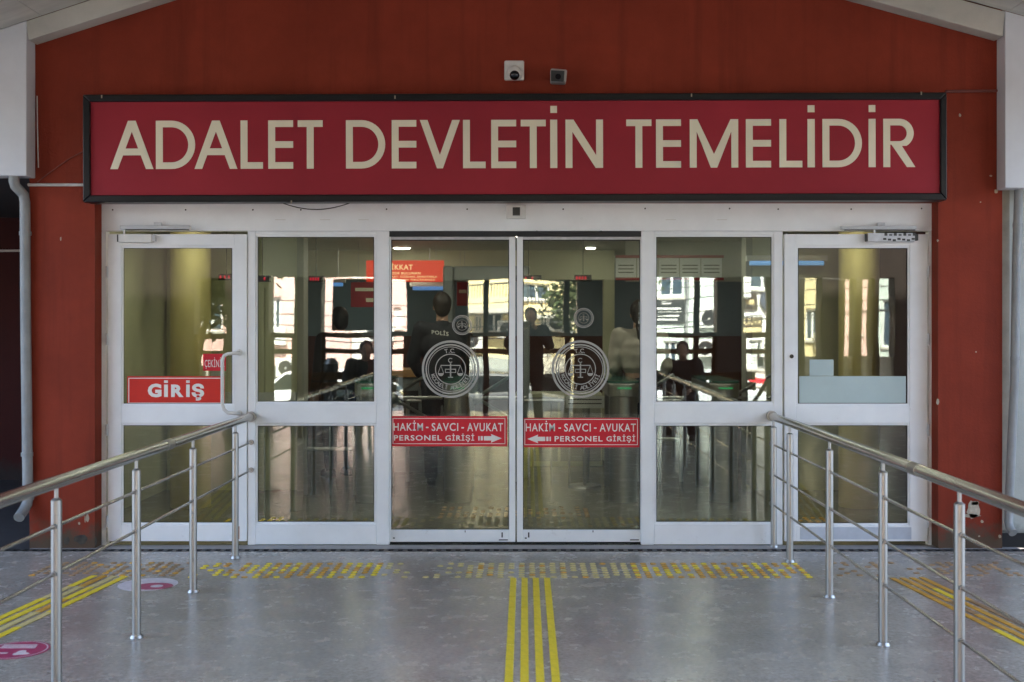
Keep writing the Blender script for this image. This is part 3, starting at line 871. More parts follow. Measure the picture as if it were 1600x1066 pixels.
# pull handle
YH = -0.085
hp = [P(374, 551, -0.012), P(373, 551.5, YH + 0.012), P(369, 552, YH), P(356, 553, YH), P(350, 556, YH), P(347.5, 563, YH), P(347.5, 632, YH), P(350, 640, YH), P(356, 645, YH), P(369, 646, YH), P(373, 646, YH + 0.012), P(374, 646, -0.012)]
hd = MB().tube(hp, 0.0125, 12).build('pull_handle', 'white_plastic', dl, smooth=True)
for py in (551, 646):
    MB().cone(P(374, py, -0.013), P(374, py, -0.022), 0.022, 0.020, 16).build('handle_rose', 'white_plastic', hd, smooth=True)
MB().cone(P(1237, 557, -0.0125), P(1237, 557, -0.022), 0.015, 0.013, 16).build('lock_cylinder', 'dark_plastic', drr, smooth=True)
# pale board and slip of paper behind the right door's glass
bar(1249, 588, 1415.5, 632.5, 'frosted_panel', drr, 0.0112, 0.0024, 'frost_panel', bevel=0)
bar(1265, 562, 1302.5, 587.5, 'paper_slip', drr, 0.0114, 0.002, 'frost_panel', bevel=0)
# bottom plate marks
bar(1250, 824, 1424, 843, 'kick_plate', drr, -0.0135, 0.0014, mat('kick_plate', (0.50, 0.54, 0.60), 0.35, var=0.1, vscale=10), bevel=0)
MB().box(P(369, 0, -.013).x, P(374, 0, -.013).x, -0.0135, -0.012, P(0, 842, 0).z, P(0, 822, 0).z).build('rust_mark', mat('rust', (0.45, 0.2, 0.09), 0.8, var=0.4, vscale=60), dl)
# door closers
def closer(parent, bx0, bx1, by0, by1, ax0, ax1, ay, broken):
    c = bar(bx0, by0, bx1, by1, 'door_closer', parent, -0.062, 0.05, 'white_plastic' if not broken else 'white_aluminium_grubby', bevel=0.006)
    bar(ax0, ay - 3, ax1, ay + 2.6, 'slide_arm', c, -0.06, 0.03, mat('arm_metal', (0.50, 0.51, 0.52), 0.4), bevel=0.003)
    bar(ax0 + 6, ay + 2.7, ax1 - 2, ay + 4.2, 'arm_slot', c, -0.045, 0.02, 'dark_plastic', bevel=0)
    a = P(bx0 + 10, by0 - 1, -0.05)
    MB().tube([P(bx0 + 10, by0 + 2, -0.045), P(bx0 + 10, ay + 3, -0.045)], 0.008, 8).build('pivot', 'dull_steel', c)
    bar(bx1 + 0.2, by0 + 2, bx1 + 5, by1 - 2, 'end_cap', c, -0.055, 0.04, 'white_aluminium_grubby' if not broken else 'dark_plastic', bevel=0.003)
    bar(bx0 - 1.8, by0 + 1, bx0 - .1, by1 - 1, 'end_cap', c, -0.058, 0.045, 'dark_plastic', bevel=0)
    if broken:
        for i in range(7):
            xx = bx0 + 26 + i * 7.4
            bar(xx, by0 + (i % 2) * 2, xx + 4.5, by0 + 4.5, 'bracket_slot', c, -0.0635, 0.0014, 'dark_plastic', bevel=0)
            bar(xx - 2, by0 + 8 + (i % 3), xx + 3, by0 + 11 + (i % 3), 'bracket_slot', c, -0.0635, 0.0014, 'dark_plastic', bevel=0)
    bar((ax0 + ax1) / 2 - 2, ay - 8, (ax0 + ax1) / 2 + 10, ay - 3.1, 'arm_bracket', c, -0.03, 0.02, 'white_aluminium_grubby', bevel=0.002)
closer(dl, 184.5, 237, 365.5, 379, 187, 297, 355.5, False)
closer(drr, 1356, 1430, 364, 378, 1314, 1432, 356, True)
# small black blocks under the hinged doors
# door sensor over the sliding doors
sn = thing('door_sensor', 'small white motion sensor box above the sliding doors', 'sensor', P(806, 341, -0.03))
bar(791, 320, 821.5, 341.5, 'housing', sn, -0.045, 0.044, 'white_plastic', bevel=0.004)
bar(801, 324, 812.5, 337, 'window', sn, -0.047, 0.003, 'dark_plastic', bevel=0)

# ---- red stickers on the glass
def sticker(name, label, x0, y0, x1, y1, Y, m):
    o = thing(name, label, 'sign', P((x0 + x1) / 2, y1, Y))
    a, b = P(x0, y1, Y), P(x1, y0, Y)
    MB().box(a.x, b.x, Y - 0.0016, Y, a.z, b.z).build('sheet', m, o)
    return o
def border(o, x0, y0, x1, y1, Y, w=1.0, m='sticker_white'):
    for r in ((x0, y0, x1, y0 + w), (x0, y1 - w, x1, y1), (x0, y0 + w, x0 + w, y1 - w), (x1 - w, y0 + w, x1, y1 - w)):
        bar(*r, 'border_line', o, Y - 0.0024, 0.0008, m, bevel=0)
def words(o, s, x0, y0, x1, y1, Y, bold=0.02, m='sticker_white', split=False):
    a, b = P(x0, y1, Y), P(x1, y0, Y)
    return text_fit(s, a.x, b.x, a.z, b.z, Y - 0.0024, 'lettering', m, o, bold, 0.0007)
Yg = YD + 0.0185
s1 = sticker('glass_sign', 'red sticker with right pointing arrow on the left sliding door', 611.5, 650.5, 792.5, 697.5, Yg, 'sticker_red')
border(s1, 613.5, 653.5, 789.5, 694, Yg)
words(s1, 'HAKİM', 615, 657, 661, 673, Yg, 0.012); words(s1, '-', 665.5, 667, 669.5, 669, Yg, 0.0)
words(s1, 'SAVCI', 674.5, 661, 716, 673.5, Yg, 0.012); words(s1, '-', 721, 667.5, 725, 669.5, Yg, 0.0)
words(s1, 'AVUKAT', 730, 661, 786, 674, Yg, 0.012)
words(s1, 'PERSONEL', 615.5, 680, 690, 688.5, Yg, 0.018); words(s1, 'GİRİŞİ', 696, 677.5, 741, 691, Yg, 0.018)
def arrow(o, xs, xt, y, Y, sgn):
    k = lambda px, py: (P(px, py, Y).x, P(px, py, Y).z)
    MB().prism([k(xs, y - 3.4), k(xt - 16 * sgn, y - 3.4), k(xt - 17 * sgn, y - 6.8), k(xt, y), k(xt - 17 * sgn, y + 6.8), k(xt - 16 * sgn, y + 3.4), k(xs, y + 3.4)], (Y - 0.0024, Y - 0.0017)).build('arrow', 'sticker_white', o)
    for i, w in ((1, 3.4), (2, 2.2)):
        a = xs - (1.2 + i * 3.8) * sgn
        bar(min(a, a + w * sgn), y - 3.4, max(a, a + w * sgn), y + 3.4, 'arrow_tail', o, Y - 0.0024, 0.0007, 'sticker_white', bevel=0)
arrow(s1, 756, 784, 685, Yg, 1)
s2 = sticker('glass_sign', 'red sticker with left pointing arrow on the right sliding door', 817.5, 653, 999.5, 699, Yg, 'sticker_red')
border(s2, 819.5, 655, 996.5, 695.5, Yg)
words(s2, 'HAKİM', 821.5, 657.5, 867, 674, Yg, 0.012); words(s2, '-', 872.5, 668, 876.5, 670, Yg, 0.0)
words(s2, 'SAVCI', 881.5, 662, 923, 674.5, Yg, 0.012); words(s2, '-', 928, 668, 932, 670, Yg, 0.0)
words(s2, 'AVUKAT', 937, 662, 993.5, 674.5, Yg, 0.012)
words(s2, 'PERSONEL', 866.5, 681.5, 941.5, 690, Yg, 0.018); words(s2, 'GİRİŞİ', 947.5, 679, 992.5, 692, Yg, 0.018)
arrow(s2, 852, 824, 686, Yg, -1)
Yh = -0.012 + 0.0245
s3 = sticker('glass_sign', 'red entrance sticker with big white capitals on the left hinged door', 199, 588, 351, 632.5, Yh, 'sticker_orange_red')
border(s3, 200.5, 590.5, 349, 630.5, Yh, 1.3)
for chh, a, b, y0, y1 in (('G', 231, 252.5, 599.5, 621), ('I', 256.5, 262.5, 601, 620.5), ('R', 267.5, 287, 601, 620.5), ('I', 291, 296.5, 601, 620.5), ('Ş', 299.5, 319, 599.5, 626)):
    a_, b_ = P(a, y1, Yh), P(b, y0, Yh)
    if chh == 'I':
        MB().box(a_.x, b_.x, Yh - 0.0024, Yh - 0.0017, a_.z, b_.z).box(a_.x, b_.x, Yh - 0.0024, Yh - 0.0017, P(0, 598.5, Yh).z, P(0, 594.5, Yh).z).build('letter', 'sticker_white', s3)['kind'] = 'stuff'
    else:
        text_fit(chh, a_.x, b_.x, a_.z, b_.z, Yh - 0.0024, 'letter', 'sticker_white', s3, 0.05, 0.0007, kind=None)
s4 = sticker('glass_sign', 'small red pull sticker behind the white door handle', 317.5, 553, 353, 579.5, Yh, 'sticker_red')
words(s4, 'ÇEKİNİZ', 320, 558.5, 351, 576.5, Yh, 0.0)

# ================================================================== WALL FITTINGS
# two cameras above the sign
c1 = thing('dome_camera', 'white square backed security camera with black dome above the sign', 'camera', P(803, 127, YW))
MB().prism([(P(788, 0, YW).x, P(0, 127, YW).z), (P(819, 0, YW).x, P(0, 127, YW).z), (P(819, 0, YW).x, P(0, 96, YW).z), (P(788, 0, YW).x, P(0, 96, YW).z)], (YW - 0.035, YW - 0.001)).build('back_box', 'white_plastic', c1, bevel=0.012, seg=3)
MB().ball(P(804, 114, YW - 0.045), (0.050, 0.05, 0.052), 20, 12).build('turret', 'white_plastic', c1, smooth=True)
MB().ball(P(804, 117, YW - 0.062), (0.036, 0.042, 0.036), 20, 12).build('dome', 'camera_lens', c1, smooth=True)
c2 = thing('box_camera', 'small black faced security camera right of the white one', 'camera', P(872, 131, YW))
MB().cone(P(876, 126, YW - 0.001), P(874, 122, YW - 0.05), 0.022, 0.018, 14).build('bracket', 'white_plastic', c2, smooth=True)
MB().prism([(P(860, 0, YW - .1).x, P(0, 130, YW - .1).z), (P(884, 0, YW - .1).x, P(0, 131, YW - .1).z), (P(886, 0, YW - .1).x, P(0, 111, YW - .1).z), (P(860, 0, YW - .1).x, P(0, 109, YW - .1).z)], (YW - 0.15, YW - 0.05)).build('housing', mat('camera_grey', (0.30, 0.29, 0.27), 0.4), c2, bevel=0.012, seg=3)
MB().prism([(P(861, 0, YW - .15).x, P(0, 127, YW - .15).z), (P(881, 0, YW - .15).x, P(0, 128, YW - .15).z), (P(882, 0, YW - .15).x, P(0, 111, YW - .15).z), (P(861, 0, YW - .15).x, P(0, 110, YW - .15).z)], (YW - 0.157, YW - 0.149)).build('front_glass', 'dark_plastic', c2, bevel=0.003)
MB().cone(P(872, 120, YW - 0.157), P(872, 120, YW - 0.162), 0.02, 0.018, 16).build('lens', 'camera_lens', c2, smooth=True)
# conduits and loose cables
MB().tube([P(44, 289, YW - 0.012), P(132, 289, YW - 0.012)], 0.011, 10).build('wall_conduit', 'conduit', smooth=True)
tag(bpy.data.objects['wall_conduit'], 'short pale conduit from the left panel to the sign', 'conduit')
o = MB().tube([P(1478, 143, YW - 0.012), P(1561, 142, YW - 0.012)], 0.010, 10).build('wall_conduit', mat('conduit_red', (0.14, 0.035, 0.025), 0.5), smooth=True)
tag(o, 'thin red painted conduit at the right end of the sign', 'conduit')
o = MB().tube([P(58, 285, YW - 0.006), P(80, 268, YW - 0.008), P(106, 249.5, YW - 0.008), P(131, 236, YW - 0.01)], 0.004, 6).build('loose_cable', 'cable_red', smooth=True)
tag(o, 'thin brown cable running slantwise to the left end of the sign', 'cable')
o = MB().tube([P(58, 150, YW - 0.006), P(58.5, 200, YW - 0.007), P(60, 262, YW - 0.006)], 0.004, 6).build('loose_cable', 'conduit', smooth=True)
tag(o, 'thin pale cable hanging beside the left white panel', 'cable')
pts = [P(430 + 130 * t, 313 + 14.5 * math.sin(math.pi * min(1, t * 1.02)) ** 0.9, -0.16) for t in [i / 18 for i in range(19)]]
o = MB().tube(pts, 0.0035, 6).build('loose_cable', 'cable_black', smooth=True)
tag(o, 'black cable sagging in a loop below the sign', 'cable')
o = MB().tube([P(838, 361, -0.004)] + [P(838 + 100 * t, 363 + 4 * math.sin(math.pi * t), -0.006) for t in [i / 10 for i in range(1, 10)]] + [P(940, 361, -0.004)], 0.003, 6).build('loose_cable', 'cable_black', smooth=True)
tag(o, 'thin dark cable sagging above the right sliding door', 'cable')
# bare plaster and chips on the wall
def chip(cx, cy, w, h, n, name='paint_chip', m='chip'):
    pts = []
    for i in range(n):
        q = 2 * math.pi * i / n; rr = random.uniform(0.65, 1.1)
        p = P(cx + w / 2 * rr * math.cos(q), cy - h / 2 * rr * math.sin(q), YW)
        pts.append((p.x, p.z))
    return MB().prism(pts, (YW - 0.0025, YW - 0.0002)).build(name, m, ch)
chip(1521, 797, 26, 36, 13, 'plaster_patch', 'plaster')
chip(1518, 806, 30, 7, 9); chip(1523, 786, 14, 8, 8)
chip(1534, 815, 6, 6, 7); chip(1562, 838, 6, 6, 7); chip(1530, 838, 4, 3, 6)
chip(1465, 376, 4, 5, 7); chip(1465, 628, 5, 11, 9); chip(1556, 299, 6, 7, 8); chip(1548, 275, 5, 4, 6); chip(1525, 550, 3, 4, 6)
chip(95, 373, 2.5, 7, 7); chip(137, 810, 5, 17, 9); chip(133, 812, 2, 14, 6); chip(124, 818, 4, 5, 6); chip(1500, 180, 4, 6, 6); chip(1532, 316, 3, 3, 6)
chip(126, 842, 30, 18, 12, 'damp_patch', mat('damp', (0.045, 0.04, 0.03), 0.8, var=0.5, vscale=30)); chip(105, 845, 10, 16, 9, 'damp_patch', 'damp')
chip(152 - 2, 846, 4, 16, 9, 'damp_patch', 'damp')

# downpipes
def pipe(label, xt, yt, xb, yb, pts, r, clips):
    d = thing('downpipe', label, 'drainpipe', P(xb, 855, pts[0][2]))
    MB().tube([P(*p) for p in pts], r, 16).build('pipe', 'pipe_grey', d, smooth=True)
    for (px, py, Y) in clips:
        a = P(px, py + 3, Y); b = P(px, py - 3, Y)
        MB().cone(a, b, r * 1.14, r * 1.14, 16).build('clip', 'pipe_grey', d, smooth=True)
    return d
YP = -0.17
pipe('grey drainpipe with an elbow top and a spout at the left end of the wall', 24, 285, 42, 800,
     [(22, 270, YP - .06), (22, 284, YP - .06), (24, 291, YP - .05), (31, 298, YP - .02), (37, 305, YP), (39, 316, YP), (40, 500, YP), (42, 650, YP), (43.5, 780, YP), (42, 788, YP - 0.01), (37, 798, YP - 0.05), (31, 806, YP - 0.11), (29.5, 809, YP - 0.13)], 0.035,
     [(39.5, 365, YP), (42.3, 710, YP), (43.4, 778, YP)])
pipe('grey drainpipe beside the pale wall at the right', 1588, 300, 1584, 830,
     [(1592, 285, YP), (1591, 320, YP), (1588, 420, YP), (1585, 600, YP), (1577, 780, YP), (1576, 815, YP), (1578, 826, YP - .03), (1583, 833, YP - .07)], 0.029,
     [(1590, 352, YP), (1586, 560, YP), (1576.5, 785, YP)])

# ================================================================== HANDRAILS
def handrail(label, X, zr, zbars, post_y, yend, r_top, sleeve):
    h = thing('handrail', label, 'handrail', (X, -3.5, 0))
    MB().tube([(X, -0.03, zr), (X, yend, zr)], r_top, 20).build('top_rail', 'steel_rail', h, smooth=True)
    MB().tube([(X, -0.001, zr), (X, -0.03, zr)], r_top * 1.35, 20).build('wall_flange', 'steel', h, smooth=True)
    for z in zbars:
        MB().tube([(X, -0.01, z), (X, yend, z)], 0.0075, 10).build('crossbar', 'steel_rail', h, smooth=True)
        MB().cone((X, -0.001, z), (X, -0.014, z), 0.018, 0.018, 12).build('bar_flange', 'steel', h, smooth=True)
    ref = None
    for y in post_y:
        if ref is None:
            po = MB().cone((0, 0, 0.0), (0, 0, zr - 0.075), 0.0215, 0.0215, 20).build('post', 'steel', h, smooth=True, local=True)
            cap = MB().cone((0, 0, zr - 0.075), (0, 0, zr - 0.065), 0.0215, 0.010, 20).build('post_cap', 'steel', po, smooth=True, local=True)
            pin = MB().cone((0, 0, zr - 0.065), (0, 0, zr - r_top + 0.004), 0.0085, 0.0085, 12).build('pin', 'steel', po, smooth=True, local=True)
            bs = MB().cone((0, 0, 0.001), (0, 0, 0.016), 0.034, 0.028, 24).build('foot_cover', 'steel', po, smooth=True, local=True)
            for z in zbars:
                MB().cone((0, -0.034, z), (0, 0.034, z), 0.012, 0.012, 12).build('bar_holder', 'steel', po, smooth=True, local=True)
            ref = po
        else:
            po = copy_tree(ref, h)
        po.location = Vector((X, y, 0)) - WORLD_T[h.name]
    for y in sleeve:
        MB().tube([(X, y - 0.05, zr), (X, y + 0.05, zr)], r_top * 1.06, 20).build('sleeve', 'steel', h, smooth=True)
    return h
handrail('steel handrail with two crossbars on the left side of the forecourt', -1.925, 0.905, (0.725, 0.53), [-0.45 - 0.975 * i for i in range(8)], -7.6, 0.0275, (-1.9, -4.9))
handrail('steel handrail with three crossbars on the right side of the forecourt', 1.735, 0.91, (0.715, 0.505, 0.295), [-0.08] + [-0.57 - 0.98 * i for i in range(8)], -7.6, 0.0275, (-3.0, -5.9))

# ================================================================== TACTILE PAVING
def stripes(label, x0, y0, x1, y1, n, pitch, width, seg, mats, name='guide_stripes'):
    t = thing(name, label, 'tactile paving', ((x0 + x1) / 2, (y0 + y1) / 2, 0))
    d = Vector((x1 - x0, y1 - y0, 0)); L = d.length; d.normalize(); nrm = Vector((-d.y, d.x, 0))
    if nrm.x < 0: nrm = -nrm
    ang = math.atan2(d.y, d.x)
    mb = MB(); hw, hl = width / 2, (seg - 0.006) / 2
    mb.prism([(-hl, -hw), (hl, -hw), (hl, hw), (-hl, hw)], (0.0, 0.004), 'z')
    base = {}
    k = int(L / seg)
    for i in range(n):
        for j in range(k):
            m = random.choice(mats)
            if m is None: continue
            p = Vector((x0, y0, 0)) + nrm * (pitch * (i - (n - 1) / 2)) + d * (seg * (j + .5)) - WORLD_T[t.name]
            if m not in base:
                o = mb.build('stripe', m, t, local=True, bevel=0.0015, seg=1); base[m] = o
            else:
                o = base[m].copy(); link(o, t)
            o.location = p + Vector((0, 0, random.uniform(0, 0.0006))); o.rotation_euler = (0, 0, ang)
    return t
stripes('four bright yellow guide stripes leading to the sliding doors', 0.033, -1.06, 0.033, -7.9, 4, 0.0685, 0.037, 0.247, ['tactile_yellow'])
stripes('worn yellow guide stripes left of the left handrail', -2.56, -1.0, -2.92, -4.2, 4, 0.066, 0.040, 0.30, ['tactile_yellow', 'tactile_yellow', 'tactile_pale', 'tactile_orange'])
stripes('worn orange guide stripes right of the right handrail', 2.34, -1.05, 2.72, -4.2, 4, 0.062, 0.036, 0.30, ['tactile_orange', 'tactile_orange', 'tactile_yellow', 'tactile_faded'])
def studs(label, xa, xb, ya, yb, pitch, pick, name='stud_strip', r=0.0215):
    t = thing(name, label, 'tactile paving', ((xa + xb) / 2, (ya + yb) / 2, 0))
    by = {}
    nx, ny = int((xb - xa) / pitch), int(round((yb - ya) / pitch))
    for i in range(nx + 1):
        for j in range(ny):
            x, y = xa + i * pitch, ya + j * pitch
            m = pick(x, y)
            if m is None: continue
            by.setdefault(m, MB()).cone((x, y, 0.0), (x, y, 0.0045), r, r * 0.8, 10)
    for m, mb in by.items():
        mb.build('studs', m, t)['kind'] = 'stuff'
    return t
def pick_mid(x, y):
    u = random.random()
    if -0.90 < x < -0.36:
        edge = abs(x + 0.63) / 0.27
        if u > 0.12 + 0.42 * edge: return None
        return 'tactile_pale'
    if x < -0.9:
        if x < -1.85 and u < 0.35: return None
        return 'tactile_orange' if u < 0.45 else ('tactile_yellow' if u < 0.93 else None)
    if x < 0.65:
        return 'tactile_pale' if u < 0.85 else ('tactile_orange' if u < 0.95 else None)
    return 'tactile_orange' if u < 0.5 else ('tactile_yellow' if u < 0.94 else None)
studs('strip of worn yellow warning studs in front of the doors between the handrails', -2.05, 1.80, -1.03, -0.57, 0.0655, pick_mid)
studs('faded orange warning studs left of the left handrail', -3.05, -2.18, -0.98, -0.55, 0.062, lambda x, y: 'tactile_faded' if random.random() < 0.6 else ('tactile_orange' if random.random() < 0.4 else None))
studs('faded orange warning studs right of the right handrail', 1.95, 3.1, -0.98, -0.55, 0.062, lambda x, y: 'tactile_faded' if random.random() < (0.25 if x < 2.55 else 0.6) else None)
studs('yellow warning studs on the hall floor behind the sliding doors', -0.68, 0.55, 1.15, 1.75, 0.066, lambda x, y: 'tactile_faded' if random.random() < 0.5 else None)
studs('yellow warning studs on the hall floor behind the left door', -2.35, -1.95, 0.35, 1.2, 0.066, lambda x, y: 'tactile_yellow' if random.random() < 0.8 else None)
studs('yellow warning studs on the hall floor behind the right door', 2.05, 2.4, 0.35, 1.2, 0.066, lambda x, y: 'tactile_orange' if random.random() < 0.8 else None)

# round floor stickers
def floor_disc(label, X, Y, d, m, worn):
    t = thing('floor_sticker', label, 'sticker', (X, Y, 0))
    n = 48
    MB().prism([(X + d / 2 * math.cos(2 * math.pi * i / n), Y + d / 2 * math.sin(2 * math.pi * i / n)) for i in range(n)], (0.0005, 0.002), 'z').build('disc', m, t)
    r = d / 2
    def rect(a, b, c, e, mm): MB().box(X + a * r, X + b * r, Y + c * r, Y + e * r, 0.0021, 0.0028).build('print_bar', mm, t)
    if not worn:
        MB().add([(X + q * r * math.cos(2 * math.pi * i / n), Y + q * r * math.sin(2 * math.pi * i / n), 0.0026) for q in (0.90, 0.94) for i in range(n)],
                 [(i, (i + 1) % n, (i + 1) % n + n, i + n) for i in range(n)]).build('print_ring', 'floor_sticker_white', t)
        for c in (0.50, 0.34, 0.18): rect(-0.62, 0.55 - c * .2, c, c + 0.09, 'floor_sticker_white')
        for q in ((0.28, -0.28, 0.14, 0.24), (0.40, -0.42, 0.2, 0.12), (0.22, -0.45, 0.12, 0.14)):
            MB().prism([(X + r * (q[0] + q[2] * math.cos(2 * math.pi * i / 14)), Y + r * (q[1] + q[3] * math.sin(2 * math.pi * i / 14))) for i in range(14)], (0.0021, 0.0028 + q[0] * 1e-3), 'z').build('footprint', 'floor_sticker_white', t)
        rect(-0.7, -0.1, -0.42, -0.30, 'floor_sticker_white')
    else:
        MB().prism([(X + r * (0.30 + .66 * math.cos(q)), Y + r * (-.30 + .52 * math.sin(q))) for q in [2 * math.pi * i / 18 for i in range(18)]], (0.0021, 0.0026), 'z').build('print_patch', 'floor_magenta', t)
        MB().prism([(X + r * (0.4 + .22 * math.cos(q)), Y + r * (-.3 + .2 * math.sin(q))) for q in [2 * math.pi * i / 12 for i in range(12)]], (0.0027, 0.0032), 'z').build('footprint', 'floor_sticker_white', t)
floor_disc('worn white and pink round floor sticker beside the second post', -2.25, -8.11 + 6.88, 0.345, 'floor_sticker_white', True)
floor_disc('magenta round floor sticker with white print beside the nearest post', -2.425, -8.11 + 5.49, 0.305, 'floor_magenta', False)

# ================================================================== INSIDE THE HALL
hall = ch
zc = 2.40
MB().box(-3.4, 3.4, 0.12, 9.0, zc, zc + 0.1).build('hall_ceiling', 'hall_ceiling', hall)
DP = 5.0                                             # partition with the cream header
MB().box(-3.39, 0.90, DP, DP + 0.2, P(0, 437, DP).z, zc - 0.001).build('hall_header', 'hall_cream', hall)
MB().box(0.90, 1.02, DP - 0.02, DP + 0.22, 0, zc - 0.001).build('hall_post', 'hall_cream', hall)
hb = MB(); hb.box(-3.39, 3.39, 7.6, 7.7, 1.40, zc - 0.002); hb.build('hall_back_wall', 'hall_blue', hall)
MB().box(-3.39, 3.39, 7.56, 7.66, 0.0, 1.40).build('hall_dado', 'hall_brown', hall)
for sgn in (-1, 1):
    MB().box(sgn * 3.38, sgn * 3.40, 0.13, 7.6, 0, zc - 0.002).build('hall_side_wall', 'hall_cream', hall)
    MB().cone((sgn * 2.86, 1.75, 0), (sgn * 2.86, 1.75, zc - 0.001), 0.17, 0.17, 32).build('hall_column', 'hall_column', hall, smooth=True)
    MB().box(sgn * 3.36, sgn * 2.1, 2.7, 2.76, 0, zc - 0.001).build('hall_wing', 'hall_cream', hall)
    MB().box(sgn * 2.12, sgn * 2.06, 2.62, 2.84, 0, zc - 0.001).build('hall_pier', 'hall_ceiling', hall)
    for q in (2.45, 3.05):
        MB().box(sgn * (q - .015), sgn * (q + .015), 2.64, 2.70, 0, 1.9).build('wing_post', 'hall_cream', hall)
MB().box(-3.36, -2.13, 2.6, 2.70, 0.62, 0.92).build('wing_cabinet', 'paper', hall)
# notice board on the right
nb = thing('notice_board', 'row of white notices between two dark red strips inside the hall', 'notice board', P(1045, 437, 3.6))
for py in (399, 434):
    pxbox(MB(), 962, py, 1131, py + 4, 3.6, 0.02).build('red_strip', 'dull_sign_red', nb)
for i in range(5):
    pxbox(MB(), 962 + i * 33.5, 403.5, 994 + i * 33.5, 433.5, 3.6, 0.012).build('notice', 'paper', nb)
    for k in range(3):
        pxbox(MB(), 966 + i * 33.5, 414 + k * 5.5, 990 + i * 33.5, 415.6 + k * 5.5, 3.598, 0.0015).build('print_line', 'hall_dark', nb)
MB().box(1.03, 3.37, 3.62, 3.7, P(0, 440, 3.6).z, zc - 0.001).build('hall_header', 'hall_ceiling', hall)

# lit red notice, dim red notice
def hung_sign(label, x0, y0, x1, y1, D, m, lines, lm):
    o = thing('hanging_sign', label, 'sign', P((x0 + x1) / 2, y1, D))
    pxbox(MB(), x0, y0, x1, y1, D, 0.04).build('panel', m, o, bevel=0.004)
    for s, a, b, c, d in lines:
        p, q = P(a, d, D), P(c, b, D)
        if s: text_fit(s, p.x, q.x, p.z, q.z, D - 0.0015, 'lettering', lm, o, 0.02, 0.001)
        else: MB().box(p.x, q.x, D - 0.0015, D - 0.0003, p.z, q.z).build('print_line', lm, o)
    for px in (x0 + 12, x1 - 12):
        a = P(px, y0, D + 0.02)
        MB().tube([a, (a.x, a.y, zc)], 0.003, 6).build('hanger', 'dull_steel', o)
    return o
hung_sign('glowing red warning sign hanging inside the left sliding door', 572, 407, 693.5, 440.5, 3.9, 'lit_sign_red',
          [('DİKKAT', 603, 411, 645, 421.5), ('ÜZERİNİZDE BULUNAN', 585, 424, 657, 429), ('TELEFON, SAAT, CÜZDAN, ANAHTARLA', 583, 430.5, 683, 434.5), ('CİHAZDAN GEÇİRİNİZ', 600, 435.5, 680, 439)], 'lit_letter')
hung_sign('dim dark red notice hanging below the ceiling behind the left fixed pane', 548, 441, 600, 480, 3.6, 'dull_sign_red',
          [(None, 555, 450, 586, 455), (None, 572, 466, 590, 472)], 'sign_letter')
hung_sign('dull red upright banner inside behind the emblem of the left sliding door', 714, 439, 731, 478, 4.4, 'dull_sign_red', [(None, 717, 453, 729, 458)], 'sign_letter')

# counter displays with red digits above the turnstiles
def led(label, px, py, w, n, D=2.3):
    o = thing('led_display', label, 'display', P(px, py + 5, D), group='red digit displays over the turnstiles')
    pxbox(MB(), px - w / 2, py - 5, px + w / 2, py + 5, D, 0.05).build('case', 'dark_plastic', o, bevel=0.004)
    for i in range(n):
        c = px - w * 0.36 + i * w * 0.5 / max(1, n - 1)
        a, b = P(c - 1.3, py + 2.4, D), P(c + 1.3, py - 2.4, D)
        text_fit('8', a.x, b.x, a.z, b.z, D - 0.0015, 'digit', 'led_red', o, 0.03, 0.001, kind=None)
    a = P(px, py - 5, D + 0.025)
    MB().tube([a, (a.x, a.y, zc)], 0.003, 6).build('hanger', 'dark_plastic', o)
led('red digit display seen at the edge of the left hinged door', 354, 433, 26, 3)
led('red digit display at the left edge of the left fixed pane', 410, 435.5, 24, 2)
led('red digit display in the middle of the left fixed pane', 494, 436, 24, 4)
led('brightest red digit display just right of the door gap', 826, 435, 40, 3)
led('red digit display in the middle of the right sliding door', 911, 434.5, 27, 4)

# visible downlights, unseen added fill lamps and blue tubes
def downlight(label, x, y, r=0.10):
    o = thing('downlight', label, 'ceiling lamp', (x, y, zc - 0.03), group='round ceiling lamps in the hall')
    MB().cone((x, y, zc - 0.0005), (x, y, zc - 0.012), r * 1.25, r * 1.2, 24).build('rim', 'white_plastic', o, smooth=True)
    MB().cone((x, y, zc - 0.0125), (x, y, zc - 0.02), r, r * 0.92, 24).build('lens', 'lamp_white', o, smooth=True)
Ld = lambda px, py: ((px - VPX) * ((zc - CAM_H) / (VPY - py)), (zc - CAM_H) * F / (VPY - py) - CAM_D)
for (px, py), lb in (((628, 396), 'bright round ceiling lamp in the top left of the left sliding door'), ((923, 391), 'round ceiling lamp in the top of the right sliding door')):
    d_ = 4.45
    downlight(lb, (px - VPX) * (CAM_D + d_) / F, d_, 0.09 if px < 800 else 0.05)
for x_, y_, lb in ((-1.3, 0.9, 'first unseen added fill lamp just inside the doors from the left'), (0.0, 0.9, 'second unseen added fill lamp just inside the doors'), (1.3, 0.9, 'third unseen added fill lamp just inside the doors'),  # fill lamps added out of sight above the door header
                   (-2.62, 1.2, 'ceiling lamp beside the left hall column'), (2.62, 1.2, 'ceiling lamp beside the right hall column'),
                   (-2.2, 6.4, 'unseen added rear fill lamp at the left behind the cream header'), (0.0, 6.4, 'unseen added rear fill lamp in the middle behind the cream header'), (2.2, 6.4, 'unseen added rear fill lamp at the right'),  # fill lamps added out of sight to brighten the back of the hall
                   (-1.25, 2.6, 'unseen added fill lamp over the left turnstile aisle'), (-0.1, 2.65, 'unseen added fill lamp over the middle turnstile aisle'), (1.45, 2.65, 'unseen added fill lamp over the right turnstile aisle')):  # fill lamps added out of sight to brighten the cream header
    downlight(lb, x_, y_)
